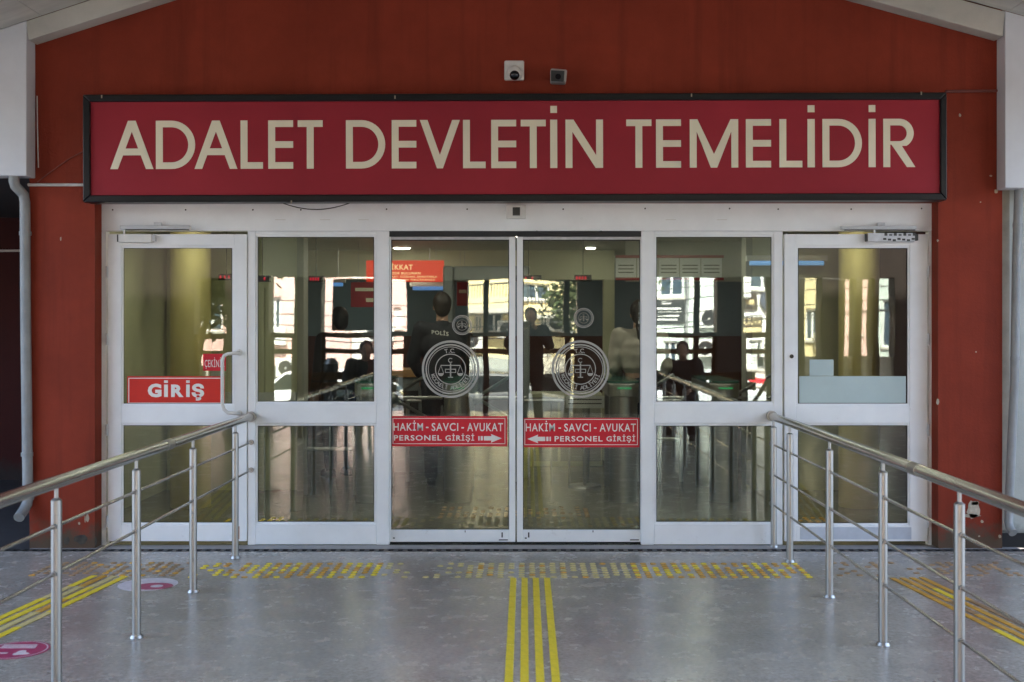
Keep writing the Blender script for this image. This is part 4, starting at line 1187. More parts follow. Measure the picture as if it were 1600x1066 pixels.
def tube_lamp(label, x0, x1, z, y):
    o = thing('tube_lamp', label, 'lamp', ((x0 + x1) / 2, y, z))
    MB().box(x0, x1, y - 0.03, y + 0.03, z, z + 0.05).build('tray', 'white_plastic', o)
    MB().tube([(x0 + 0.03, y, z - 0.02), (x1 - 0.03, y, z - 0.02)], 0.02, 10).build('tube', 'lamp_blue', o, smooth=True)
    MB().tube([((x0 + x1) / 2, y, z + 0.05), ((x0 + x1) / 2, y, zc)], 0.006, 6).build('hanger', 'dull_steel', o)
a, b = P(1166, 408, 2.4), P(1292, 408, 2.4)
tube_lamp('blue tube lamp behind the right fixed pane and hinged door', a.x, b.x, a.z, 2.4)
a, b = P(676, 448, 4.6), P(702, 448, 4.6)
tube_lamp('short blue tube lamp below the glowing red sign', a.x - 0.25, b.x, a.z, 4.6)
a, b = P(516, 442, 4.6), P(540, 442, 4.6)
tube_lamp('short blue tube lamp behind the left fixed pane', a.x, b.x, a.z, 4.6)

# turnstiles
def turnstile(label, x, y):
    t = thing('turnstile', label, 'turnstile', (x, y, 0), group='row of steel turnstiles behind the doors')
    MB().cone((x, y, 0), (x, y, 0.92), 0.125, 0.125, 28).build('pedestal', 'steel', t, smooth=True)
    MB().cone((x, y + 0.95, 0), (x, y + 0.95, 0.92), 0.10, 0.10, 24).build('rear_pedestal', 'steel', t, smooth=True)
    n = 12
    pts = [(x + 0.14 * math.cos(math.pi + math.pi * i / n), y + 0.14 * math.sin(math.pi + math.pi * i / n)) for i in range(n + 1)] + [(x + 0.13, y + 1.05), (x - 0.13, y + 1.05)]
    MB().prism(pts, (0.921, 1.04), 'z').build('housing', 'dull_steel', t, bevel=0.01)
    MB().prism([(p[0], p[1]) for p in pts], (1.041, 1.06), 'z').build('glass_top', 'green_glass', t)
    MB().box(x - 0.06, x + 0.06, y - 0.145, y - 0.135, 0.995, 1.005).build('led_strip', 'led_green', t)
    hub = Vector((x + 0.14, y + 0.45, 0.88))
    MB().ball(hub, 0.06, 14, 10).build('hub', 'dull_steel', t, smooth=True)
    for q in (0, 120, 240):
        d = Vector((0.72, math.sin(math.radians(q)) * 0.55, math.cos(math.radians(q + 90)) * 0.55)).normalized()
        MB().tube([hub, hub + d * 0.46], 0.016, 10).build('arm', 'steel', t, smooth=True)
    MB().box(x - 0.006, x + 0.006, y + 0.13, y + 0.84, 0.12, 0.90).build('side_glass', G_THIN, t)
for x, lb in ((-1.36, 'steel turnstile behind the right edge of the left fixed pane'), (-0.587, 'steel turnstile behind the emblem of the left sliding door'),
              (0.867, 'steel turnstile at the right edge of the right sliding door'), (1.75, 'steel turnstile behind the right fixed pane')):
    turnstile(lb, x, 2.05)
# barrier rails
def barrier(label, x0, x1, y):
    t = thing('barrier', label, 'barrier', ((x0 + x1) / 2, y, 0), group='low steel barriers in the hall')
    for z in (0.80, 0.42): MB().tube([(x0, y, z), (x1, y, z)], 0.018, 10).build('rail', 'dull_steel', t, smooth=True)
    n = max(2, int((x1 - x0) / 0.16))
    for i in range(n + 1):
        xx = x0 + (x1 - x0) * i / n
        MB().tube([(xx, y, 0), (xx, y, 0.80)], 0.010 if 0 < i < n else 0.02, 8).build('upright', 'dull_steel', t, smooth=True)
barrier('low steel barrier left of the left turnstile', -2.0, -1.55, 2.4)
barrier('low steel barrier between the two left turnstiles', -1.16, -0.78, 3.3)
barrier('low steel barrier between the two middle turnstiles', -0.1, 0.62, 3.3)
barrier('low steel barrier between the two right turnstiles', 1.12, 1.55, 3.3)
# desk with wooden top, metal detector post and baggage machine
dk = thing('security_desk', 'grey desk with an orange wooden top behind the left sliding door', 'desk', (-1.15, 4.3, 0))
MB().box(-1.55, -0.72, 4.0, 4.6, 1.00, 1.08).build('desk_top', 'wood_desk', dk, bevel=0.006)
MB().box(-1.52, -0.75, 4.03, 4.57, 0.0, 0.999).build('body', 'machine_grey', dk)
MB().box(-1.33, -1.12, 4.015, 4.029, 0.62, 0.86).build('screen', 'dark_plastic', dk)
cb = thing('cabinet', 'low cream cabinet between the middle turnstiles', 'cabinet', (0.35, 4.6, 0))
MB().box(-0.1, 0.85, 4.5, 4.95, 0, 0.80).build('body', 'hall_cream', cb, bevel=0.01)
for x0 in (-0.08, 0.39):
    MB().box(x0, x0 + 0.44, 4.488, 4.499, 0.06, 0.76).build('cabinet_door', 'hall_ceiling', cb)
sp = thing('info_stand', 'steel stand with a pale two line notice behind the right sliding door', 'sign', P(925, 640, 2.9))
p, q = P(884, 638, 2.9), P(944, 619, 2.9)
MB().box(p.x, q.x, 2.9, 2.92, p.z, q.z).build('panel', 'paper', sp)
for k in (623.5, 630):
    a, b = P(888, k + 1.6, 2.9), P(940, k, 2.9); MB().box(a.x, b.x, 2.8985, 2.8995, a.z, b.z).build('print_line', 'hall_dark', sp)
MB().tube([((p.x + q.x) / 2, 2.93, 0), ((p.x + q.x) / 2, 2.93, q.z)], 0.02, 10).build('pole', 'dull_steel', sp)
MB().cone(((p.x + q.x) / 2, 2.93, 0), ((p.x + q.x) / 2, 2.93, 0.02), 0.16, 0.15, 24).build('foot', 'dull_steel', sp)
mg = thing('detector_gate', 'grey walk through metal detector in the middle of the hall', 'metal detector', (-0.35, 3.75, 0))
for xx in (-0.78, 0.0):
    MB().box(xx - 0.05, xx + 0.05, 3.55, 4.0, 0, 2.15).build('side_panel', 'machine_grey', mg, bevel=0.02)
MB().box(-0.73, -0.05, 3.6, 3.95, 2.0, 2.15).build('cross_head', 'machine_grey', mg, bevel=0.02)

# ================================================================== STREET BEHIND THE CAMERA (seen mirrored in the glass)
YBD = -28.0
kb = (CAM_D - YBD + 0.06) / F
vx = lambda px: (px - VPX) * kb
vz = lambda py: CAM_H - (py - VPY) * kb
def wall_colour(name, c): return mat(name, c, 0.75, var=0.08, vscale=1.2, bump=0.1, bscale=20)
def facade(name, label, x0, x1, y, z1, m, opens, depth=8.0):
    """house front facing +y with real openings; opens = list of (x0,x1,z0,z1,kind)"""
    b = thing(name, label, 'building', ((x0 + x1) / 2, y - depth / 2, STREET_Z), group='houses across the street')
    z0 = STREET_Z + 0.0
    xs = sorted({x0, x1} | {v for o in opens for v in o[:2]}); zs = sorted({z0, z1} | {v for o in opens for v in o[2:4]})
    mb = MB()
    for i in range(len(xs) - 1):
        for j in range(len(zs) - 1):
            cx, cz = (xs[i] + xs[i + 1]) / 2, (zs[j] + zs[j + 1]) / 2
            if any(o[0] < cx < o[1] and o[2] < cz < o[3] for o in opens): continue
            mb.add([(xs[i], y, zs[j]), (xs[i + 1], y, zs[j]), (xs[i + 1], y, zs[j + 1]), (xs[i], y, zs[j + 1])], [(3, 2, 1, 0)])
    for o in opens:
        a, c, d, e = o[:4]; r = y - 0.22
        mb.add([(a, y, d), (c, y, d), (c, y, e), (a, y, e), (a, r, d), (c, r, d), (c, r, e), (a, r, e)], [(0, 1, 5, 4), (1, 2, 6, 5), (2, 3, 7, 6), (3, 0, 4, 7)])
    yb = y - depth
    mb.add([(x0, y, z0), (x0, y, z1), (x0, yb, z1), (x0, yb, z0), (x1, y, z0), (x1, y, z1), (x1, yb, z1), (x1, yb, z0)], [(0, 1, 2, 3), (7, 6, 5, 4), (1, 5, 6, 2), (3, 2, 6, 7)])
    mb.build('wall', m, b)
    MB().box(x0 - 0.2, x1 + 0.2, yb - 0.1, y + 0.35, z1 + 0.001, z1 + 0.22).build('roof_edge', 'canopy_white', b)
    for o in opens:
        a, c, d, e, kd = o
        if kd == 'shop':
            w = MB().box(a, c, y - 0.22, y - 0.20, d, e).build('shop_window', mat('shop_glass', (0.02, 0.025, 0.03), 0.05), b)
            MB().box(a, c, y - 0.19, y - 0.12, d, d + 0.35).build('sill_panel', 'canopy_white', w)
            nn = max(1, int((c - a) / 1.1))
            for k in range(nn + 1):
                xx = a + (c - a) * k / nn
                MB().box(max(a, xx - 0.035), min(c, xx + 0.035), y - 0.199, y - 0.13, d + 0.351, e).build('mullion', 'canopy_white', w)
            continue
        fr = MB(); t = 0.07
        fr.box(a, a + t, y - 0.16, y - 0.10, d, e); fr.box(c - t, c, y - 0.16, y - 0.10, d, e); fr.box(a + t, c - t, y - 0.16, y - 0.10, e - t, e); fr.box(a + t, c - t, y - 0.16, y - 0.10, d, d + t)
        fr.box((a + c) / 2 - 0.035, (a + c) / 2 + 0.035, y - 0.158, y - 0.102, d + t, e - t)
        w = fr.build('window', mat('window_white', (0.78, 0.78, 0.76), 0.5), b)
        MB().box(a + t * .5, c - t * .5, y - 0.14, y - 0.12, d + t * .5, e - t * .5).build('pane', mat('window_pane', (0.05, 0.075, 0.10), 0.06), w)
        if kd != 'door': MB().box(a - 0.08, c + 0.08, y - 0.09, y + 0.09, d - 0.07, d - 0.001).build('sill', 'canopy_white', w)
        if kd == 'blind':
            for k in range(int((e - d - 2 * t) / 0.10)):
                MB().box(a + t, (c + a) / 2 - .04, y - 0.119, y - 0.108, d + t + k * 0.10, d + t + k * 0.10 + 0.07).build('blind_slat', 'paper', w)
    return b
def grid(x0, x1, n, rows, w, kd='win'):
    out = []
    for i in range(n):
        c = x0 + (x1 - x0) * (i + .5) / n
        for (za, zb_) in rows: out.append((c - w / 2, c + w / 2, za, zb_, kd))
    return out
UP = [(5.0, 6.4)]
mat_pink = wall_colour('wall_pink', (0.70, 0.46, 0.42)); mat_yel = wall_colour('wall_yellow', (0.74, 0.63, 0.36))
mat_pale = wall_colour('wall_pale', (0.52, 0.56, 0.60)); mat_mint = wall_colour('wall_mint', (0.60, 0.68, 0.63)); mat_white = wall_colour('wall_white', (0.74, 0.73, 0.70))
facade('pink_house', 'salmon pink house with white windows across the street', vx(-150), vx(555), YBD + 0.3, 8.2, mat_pink,
       [(vx(427), vx(447), vz(516), vz(466), 'win'), (vx(320), vx(352), vz(516), vz(462), 'win'), (vx(230), vx(262), vz(516), vz(462), 'win'), (vx(130), vx(165), vz(516), vz(462), 'win'),
        (vx(420), vx(455), vz(636), vz(572), 'shop'), (vx(200), vx(390), vz(636), vz(572), 'shop')] + grid(vx(200), vx(550), 4, UP, 1.2))
facade('white_house', 'narrow white house between the pink houses across the street', vx(555) + .01, vx(575), YBD, 7.0, mat_white, [])
facade('pink_house', 'second pink house beside the yellow house across the street', vx(575) + .01, vx(650), YBD + 0.25, 8.0, mat_pink,
       [(vx(618), vx(628), vz(515), vz(480), 'win'), (vx(590), vx(640), vz(636), vz(575), 'shop')] + grid(vx(580), vx(645), 1, UP, 1.0))
hy = facade('yellow_house', 'cream yellow house with balconies across the street', vx(650) + .01, vx(900), YBD, 8.6, mat_yel,
       [(vx(762), vx(791), vz(521), vz(489), 'win'), (vx(812), vx(856), vz(469), vz(441), 'win'), (vx(838), vx(853), vz(556), vz(490), 'win'), (vx(742), vx(756), vz(520), vz(492), 'win'),
        (vx(735), vx(800), vz(636), vz(575), 'shop'), (vx(815), vx(890), vz(636), vz(575), 'shop'), (vx(672), vx(700), vz(521), vz(480), 'win')] + grid(vx(660), vx(890), 3, UP, 1.3))
for (a, c, zt, zb_) in ((735, 800, 466, 484), (822, 892, 476, 492)):
    sl = MB().box(vx(a), vx(c), YBD, YBD + 0.95, vz(zb_), vz(zt)).build('balcony', mat_yel, hy)
    MB().box(vx(a) - .03, vx(c) + .03, YBD, YBD + 1.0, vz(zb_) - 0.12, vz(zb_) - .001).build('balcony_slab', 'canopy_white', sl)
for (a, c, m_) in ((735, 800, 'awning_grey'), (815, 890, 'awning_cream')):
    mat('awning_grey', (0.25, 0.27, 0.25), 0.8, var=0.1); mat('awning_cream', (0.62, 0.57, 0.45), 0.8, var=0.1)
    MB().prism([(YBD + 0.01, vz(560)), (YBD + 1.2, vz(574)), (YBD + 1.2, vz(578)), (YBD + 0.01, vz(566))], (vx(a), vx(c)), 'x').build('awning', m_, hy)
facade('pale_house', 'pale blue grey house across the street', vx(900) + .01, vx(1008), YBD - 0.6, 8.0, mat_pale,
       [(vx(930), vx(955), vz(520), vz(470), 'win'), (vx(970), vx(995), vz(520), vz(470), 'win'), (vx(915), vx(1000), vz(636), vz(575), 'shop')] + grid(vx(905), vx(1005), 2, UP, 1.1))
facade('mint_house', 'pale mint house with a dark name board across the street', vx(1008) + .01, vx(1124), YBD, 8.4, mat_mint,
       [(vx(1024), vx(1062), vz(466), vz(432), 'win'), (vx(1029), vx(1052), vz(580), vz(534), 'win')] + grid(vx(1010), vx(1120), 2, UP, 1.1))
facade('white_house', 'white house with a round blue sign across the street', vx(1124) + .01, vx(1232), YBD + 0.2, 8.8, mat_white,
       [(vx(1164), vx(1206), vz(456), vz(428), 'win'), (vx(1163), vx(1190), vz(579), vz(531), 'blind'), (vx(1140), vx(1220), vz(640), vz(608), 'shop')] + grid(vx(1130), vx(1230), 2, UP, 1.2))
facade('yellow_house', 'narrow yellow house beyond the white house', vx(1232) + .01, vx(1305), YBD, 8.0, mat_yel,
       [(vx(1257), vx(1280), vz(530), vz(480), 'win')] + grid(vx(1240), vx(1300), 1, UP, 1.2))
facade('pink_house', 'pink house at the right end of the street', vx(1305) + .01, vx(1365), YBD + 0.1, 8.4, mat_pink,
       [(vx(1325), vx(1345), vz(520), vz(470), 'win')] + grid(vx(1310), vx(1360), 1, UP, 1.2))
facade('mint_house', 'pale house with tall windows at the far right of the street', vx(1365) + .01, vx(1700), YBD, 8.6, mat_mint,
       [(vx(1378 + 60 * i), vx(1410 + 60 * i), vz(540), vz(470), 'win') for i in range(5)] + grid(vx(1370), vx(1690), 5, UP, 1.2))
# street signs on the houses (they face the courthouse, so the glass shows them mirrored)
def wall_sign(name, label, x0, x1, z0, z1, y, m, lines, lm, thick=0.08):
    o = thing(name, label, 'sign', ((x0 + x1) / 2, y, z0))
    MB().box(x0, x1, y + 0.001, y + thick, z0, z1).build('board', m, o)
    for s, a, b, c, d in lines:
        xa, xb = x0 + (x1 - x0) * a, x0 + (x1 - x0) * c
        za, zb_ = z0 + (z1 - z0) * b, z0 + (z1 - z0) * d
        if s: text_fit(s, xa, xb, za, zb_, y + thick + 0.003, 'lettering', lm, o, 0.02, 0.002, back=True)
        else: MB().box(xa, xb, y + thick + 0.0005, y + thick + 0.004, za, zb_).build('print_line', lm, o)
    return o
mat('sign_slate', (0.018, 0.022, 0.023), 0.6); mat('sign_white', (0.75, 0.75, 0.72), 0.5); mat('sign_brown', (0.03, 0.018, 0.012), 0.6); mat('sign_gold', (0.55, 0.45, 0.24), 0.5); mat('sign_blue', (0.035, 0.045, 0.085), 0.6)
wall_sign('name_board', 'dark grey name board with white lines on the mint house', vx(1012), vx(1062), vz(504), vz(468), YBD, 'sign_slate',
          [(None, .30, .80, .60, .90), (None, .06, .58, .9, .66), (None, .06, .47, .94, .49), (None, .06, .27, .86, .34), (None, .06, .10, .80, .17)], 'sign_white')
wall_sign('office_board', 'brown lawyer board with gold capitals on the white house', vx(1146), vx(1181), vz(522), vz(497), YBD + 0.2, 'sign_brown', [('AVUKAT', .05, .52, .95, .92), (None, .05, .12, .95, .40)], 'sign_gold')
wall_sign('red_board', 'low red and white shop board on the white house', vx(1138), vx(1206), vz(606), vz(588), YBD + 0.2, mat('board_pale', (0.72, 0.60, 0.56), 0.6), [(None, .05, .30 , .95, .72)], 'sticker_red')
o = thing('round_sign', 'round dark blue sign on the white house', 'sign', (vx(1196), YBD + 0.2, vz(490)))
MB().ring((vx(1196), vz(473)), 0, 17.5 * kb, YBD + 0.21, YBD + 0.30, 36).build('disc', 'sign_blue', o)
MB().box(vx(1195), vx(1197), YBD + 0.301, YBD + 0.306, vz(485), vz(464)).build('symbol', 'sign_white', o)
wall_sign('dark_board', 'small dark board beside the round blue sign', vx(1152), vx(1174), vz(486), vz(463), YBD + 0.2, 'sign_brown', [(None, .2, .3, .8, .6)], 'sign_gold')
def ac_unit(label, x, y, z):
    o = thing('air_conditioner', label, 'air conditioner', (x, y, z), group='air conditioners on the houses')
    MB().box(x - 0.42, x + 0.42, y + 0.06, y + 0.36, z, z + 0.58).build('case', 'white_plastic', o, bevel=0.02)
    MB().ring((x - 0.1, z + 0.29), 0.03, 0.23, y + 0.361, y + 0.372, 28).build('fan_grille', 'dark_plastic', o)
    for dx in (-0.3, 0.3): MB().box(x + dx - .02, x + dx + .02, y, y + 0.34, z - 0.05, z - 0.001).build('bracket', 'dull_steel', o)
for i, (px, py, y) in enumerate(((462, 590, YBD + .3), (436, 540, YBD + .3), (745, 548, YBD), (803, 530, YBD), (872, 520, YBD), (1100, 560, YBD), (1104, 512, YBD), (1142, 470, YBD + .2), (1200, 560, YBD + .2), (1290, 545, YBD), (598, 535, YBD + .25))):
    ac_unit(['white air conditioner low on the pink house', 'white air conditioner under the window of the pink house', 'white air conditioner left of the balcony window of the yellow house', 'white air conditioner right of the balcony window of the yellow house',
             'white air conditioner by the second balcony of the yellow house', 'white air conditioner low on the mint house', 'white air conditioner in the middle of the mint house', 'white air conditioner beside the dark board', 'white air conditioner right of the blind window',
             'white air conditioner on the narrow yellow house', 'white air conditioner on the second pink house'][i], vx(px), y, vz(py))
for i, (px, y, m_) in enumerate(((470, YBD + .3, 'white_plastic'), (415, YBD + .3, 'white_plastic'), (648, YBD + .25, 'pipe_grey'), (806, YBD, 'pipe_grey'), (1066, YBD, 'pipe_grey'), (1120, YBD, 'white_plastic'), (1228, YBD + .2, 'pipe_grey'))):
    o = MB().tube([(vx(px), y + 0.08, STREET_Z + 0.3), (vx(px), y + 0.08, 7.5)], 0.06, 10).build('downpipe', m_, smooth=True)
    tag(o, ['white drainpipe beside the low air conditioner of the pink house', 'white drainpipe left of the window of the pink house', 'grey drainpipe at the edge of the second pink house', 'grey drainpipe in the middle of the yellow house', 'grey drainpipe right of the dark name board',
            'white drainpipe at the edge of the mint house', 'grey drainpipe at the edge of the white house'][i], 'drainpipe')
for (a, c, zt) in ((735, 800, 466), (822, 892, 476)):
    rl = MB()
    nn = 14
    for k in range(nn + 1):
        xx = vx(a) + (vx(c) - vx(a)) * k / nn
        rl.box(xx - .015, xx + .015, YBD + .90, YBD + .93, vz(zt), vz(zt) + .38)
    rl.box(vx(a), vx(c), YBD + .89, YBD + .94, vz(zt) + .38, vz(zt) + .43)
    rl.build('balcony_railing', 'post_dark', hy)['kind'] = 'stuff'
# overhead cables over the street
for i, (za, ya, sg_) in enumerate(((2.15, -24.5, .35), (1.85, -24.8, .3), (2.5, -21.0, .4), (2.0, -18.0, .5), (2.75, -25.2, .3))):
    pts = [(-24 + 48 * t, ya + 0.8 * math.sin(t * 3), za - sg_ * 4 * t * (1 - t) + 0.35 * math.sin(t * 11)) for t in [k / 40 for k in range(41)]]
    o = MB().tube(pts, 0.014, 5).build('overhead_cable', 'cable_black')
    tag(o, ['upper overhead cable crossing the far side of the street', 'lower overhead cable crossing the far side of the street', 'overhead cable above the far half of the road', 'overhead cable nearest the courthouse above the road', 'topmost overhead cable close to the houses'][i], 'cable')
for i, xx in enumerate((-23.6, 23.6)):
    o = MB().cone((xx, -24.4, STREET_Z), (xx, -24.4, 6.0), 0.13, 0.09, 12).build('utility_pole', 'dull_steel', smooth=True)
    tag(o, ['grey utility pole at one end of the street', 'grey utility pole at the other end of the street'][i], 'pole')

# cars
def car(label, x, y, col, rot):
    t = thing('parked_car', label, 'car', (x, y, STREET_Z), group='cars parked along the street', rotz=rot)
    WORLD_T[t.name] = Vector((0, 0, 0))
    m = mat('car_paint_%d' % int(col[0] * 999 + col[2] * 77), col, 0.25, spec=0.6)
    prof = [(-2.05, 0.32), (-2.08, 0.62), (-1.98, 0.80), (-1.05, 0.93), (0.0, 0.95), (1.35, 0.96), (1.95, 0.90), (2.06, 0.66), (2.04, 0.34), (1.7, 0.24), (-1.7, 0.24)]
    MB().prism([(a, b) for a, b in prof], (-0.84, 0.84)).build('body', m, t, bevel=0.09, seg=3)
    vs, fs = [], []
    base = [(-1.0, 0.93), (1.55, 0.95)]; top = [(-0.35, 1.42), (1.05, 1.44)]
    b = MB()
    b.add([(-1.05, -.78, .93), (1.6, -.78, .95), (1.6, .78, .95), (-1.05, .78, .93), (-.35, -.62, 1.43), (1.0, -.62, 1.45), (1.0, .62, 1.45), (-.35, .62, 1.43)],
          [(4, 5, 6, 7), (0, 1, 5, 4), (1, 2, 6, 5), (2, 3, 7, 6), (3, 0, 4, 7)])
    cab = b.build('cabin', m, t, bevel=0.06, seg=3)
    gl = mat('car_glass', (0.015, 0.02, 0.022), 0.04)
    def quad(p): return MB().add(p, [(0, 1, 2, 3), (3, 2, 1, 0)])
    for s_ in (-1, 1):
        f = lambda X, Z: (X, s_ * (0.795 - (Z - 0.94) * 0.325), Z)
        MB().add([f(-.78, 1.0), f(.28, 1.0), f(.28, 1.38), f(-.33, 1.38)], [(0, 1, 2, 3) if s_ < 0 else (3, 2, 1, 0)]).build('side_window', gl, cab)
        MB().add([f(.36, 1.0), f(1.38, 1.0), f(1.0, 1.38), f(.36, 1.38)], [(0, 1, 2, 3) if s_ < 0 else (3, 2, 1, 0)]).build('side_window', gl, cab)
        for xx in (-1.28, 1.3):
            w = MB().cone((xx, s_ * 0.66, 0.31), (xx, s_ * 0.86, 0.31), 0.31, 0.30, 24).build('wheel', mat('tyre', (0.018, 0.018, 0.018), 0.8), t, smooth=True)
            MB().cone((xx, s_ * 0.861, 0.31), (xx, s_ * 0.875, 0.31), 0.20, 0.18, 20).build('rim', 'dull_steel', w, smooth=True)
        MB().box(-2.09, -1.98, s_ * 0.45, s_ * 0.76, 0.60, 0.74).build('headlight', mat('lamp_clear', (0.75, 0.77, 0.8), 0.1), t, bevel=0.02)
        MB().box(1.98, 2.075, s_ * 0.52, s_ * 0.78, 0.66, 0.82).build('tail_light', mat('lamp_red', (0.45, 0.02, 0.02), 0.15), t, bevel=0.02)
    MB().add([(-1.0, -.66, 1.0), (-1.0, .66, 1.0), (-.42, .56, 1.40), (-.42, -.56, 1.40)], [(3, 2, 1, 0)]).build('windscreen', gl, cab)
    MB().add([(1.57, -.66, 1.0), (1.57, .66, 1.0), (1.06, .56, 1.41), (1.06, -.56, 1.41)], [(0, 1, 2, 3)]).build('rear_window', gl, cab)
    MB().box(-2.095, -2.08, -0.26, 0.26, 0.42, 0.53).build('number_plate', 'sign_white', t)
    return t
car('white car parked across the street at the left', -5.6, -21.3, (0.72, 0.72, 0.72), 0.0)
car('silver car parked behind the white car', -10.6, -21.2, (0.45, 0.46, 0.47), 0.0)
car('dark grey car parked in front of the second pink house', -0.6, -21.4, (0.06, 0.065, 0.07), math.pi)
car('light grey car parked near the pale house', 4.2, -21.3, (0.50, 0.52, 0.54), 0.0)
car('red car parked near the white house', 9.0, -21.3, (0.35, 0.03, 0.03), math.pi)
car('white car parked at the kerb nearest the courthouse', -3.2, -16.6, (0.70, 0.70, 0.70), math.pi)

# trees
def tree(label, x, y, h, r, seed):
    rnd = random.Random(seed)
    t = thing('street_tree', label, 'tree', (x, y, STREET_Z))
    tr = MB().tube([(x, y, STREET_Z), (x + .05, y, STREET_Z + h * .3), (x - .05, y + .05, STREET_Z + h * .55)], [0.14, 0.11, 0.08], 10)
    lim = []
    for i in range(7):
        q = rnd.uniform(0, 6.28); e = Vector((x + math.cos(q) * r * .7, y + math.sin(q) * r * .7, STREET_Z + h * rnd.uniform(.6, .9)))
        tr.tube([(x, y, STREET_Z + h * rnd.uniform(.35, .5)), ((x + e.x) / 2, (y + e.y) / 2, e.z - .3), e], [0.06, 0.04, 0.015], 7); lim.append(e)
    tr.build('trunk', mat('bark', (0.10, 0.075, 0.055), 0.9, var=0.3, vscale=12), t)
    for mi, mn in enumerate(('leaf_light', 'leaf_dark')):
        mb = MB()
        for i in range(1900):
            c = rnd.choice(lim) if rnd.random() < .75 else Vector((x, y, STREET_Z + h * .72))
            p = c + Vector((rnd.gauss(0, r * .28), rnd.gauss(0, r * .28), rnd.gauss(0, r * .26)))
            s_ = rnd.uniform(.06, .13)
            u = Vector((rnd.uniform(-1, 1), rnd.uniform(-1, 1), rnd.uniform(-1, 1))).normalized(); w = u.orthogonal().normalized()
            mb.add([p - u * s_, p + w * s_ * .5, p + u * s_, p - w * s_ * .5], [(0, 1, 2, 3)])
        mb.build('crown', mat(mn, ((0.10, 0.12, 0.04), (0.05, 0.075, 0.025))[mi], 0.7, var=0.3, vscale=2), t)['kind'] = 'stuff'
tree('small street tree at the left end of the kerb', -6.4, -14.3, 4.6, 1.2, 3)
tree('slim street tree in front of the yellow house', 2.0, -24.3, 5.2, 1.2, 5)

# ================================================================== PEOPLE
mat('skin', (0.42, 0.25, 0.18), 0.55, var=0.06, vscale=20)
mat('hair_dark', (0.018, 0.013, 0.010), 0.6, var=0.3, vscale=60)
mat('cloth_black', (0.014, 0.014, 0.016), 0.85, var=0.25, vscale=30, bump=1.0, bscale=9)
mat('cloth_navy', (0.018, 0.024, 0.042), 0.85, var=0.25, vscale=30, bump=1.0, bscale=9)
mat('cloth_police', (0.012, 0.014, 0.020), 0.8, var=0.25, vscale=30, bump=1.0, bscale=9)
mat('puffer_cream', (0.40, 0.37, 0.32), 0.7, var=0.15, vscale=9)
_m = mat('puffer_cream', (0.5, 0.46, 0.40)); _n, _l = _m.node_tree.nodes, _m.node_tree.links
_w = _n.new('ShaderNodeTexWave'); _w.bands_direction = 'Z'; _w.inputs['Scale'].default_value = 2.6; _w.inputs['Distortion'].default_value = 1.2
_t = _n.new('ShaderNodeTexCoord'); _l.new(_t.outputs['Object'], _w.inputs['Vector'])
_b = _n.new('ShaderNodeBump'); _b.inputs['Strength'].default_value = 0.45; _b.inputs['Distance'].default_value = 0.018
_l.new(_w.outputs['Fac'], _b.inputs['Height']); _l.new(_b.outputs[0], _n['Principled BSDF'].inputs['Normal'])
mat('cloth_brown', (0.04, 0.03, 0.024), 0.85, var=0.25, vscale=30, bump=1.0, bscale=9)
mat('shoe_black', (0.012, 0.012, 0.012), 0.5)
def cap(mb, a, b, ra, rb):
    mb.cone(a, b, ra, rb, 14, True); mb.ball(a, ra, 12, 8); mb.ball(b, rb, 12, 8)
def solid(mb, name, m, parent, voxel, sm=4):
    o = mb.build(name, m, parent, local=True)
    md = o.modifiers.new('remesh', 'REMESH'); md.mode = 'VOXEL'; md.voxel_size = voxel; md.use_smooth_shade = True
    md2 = o.modifiers.new('smooth', 'SMOOTH'); md2.iterations = sm; md2.factor = 0.5
    return o
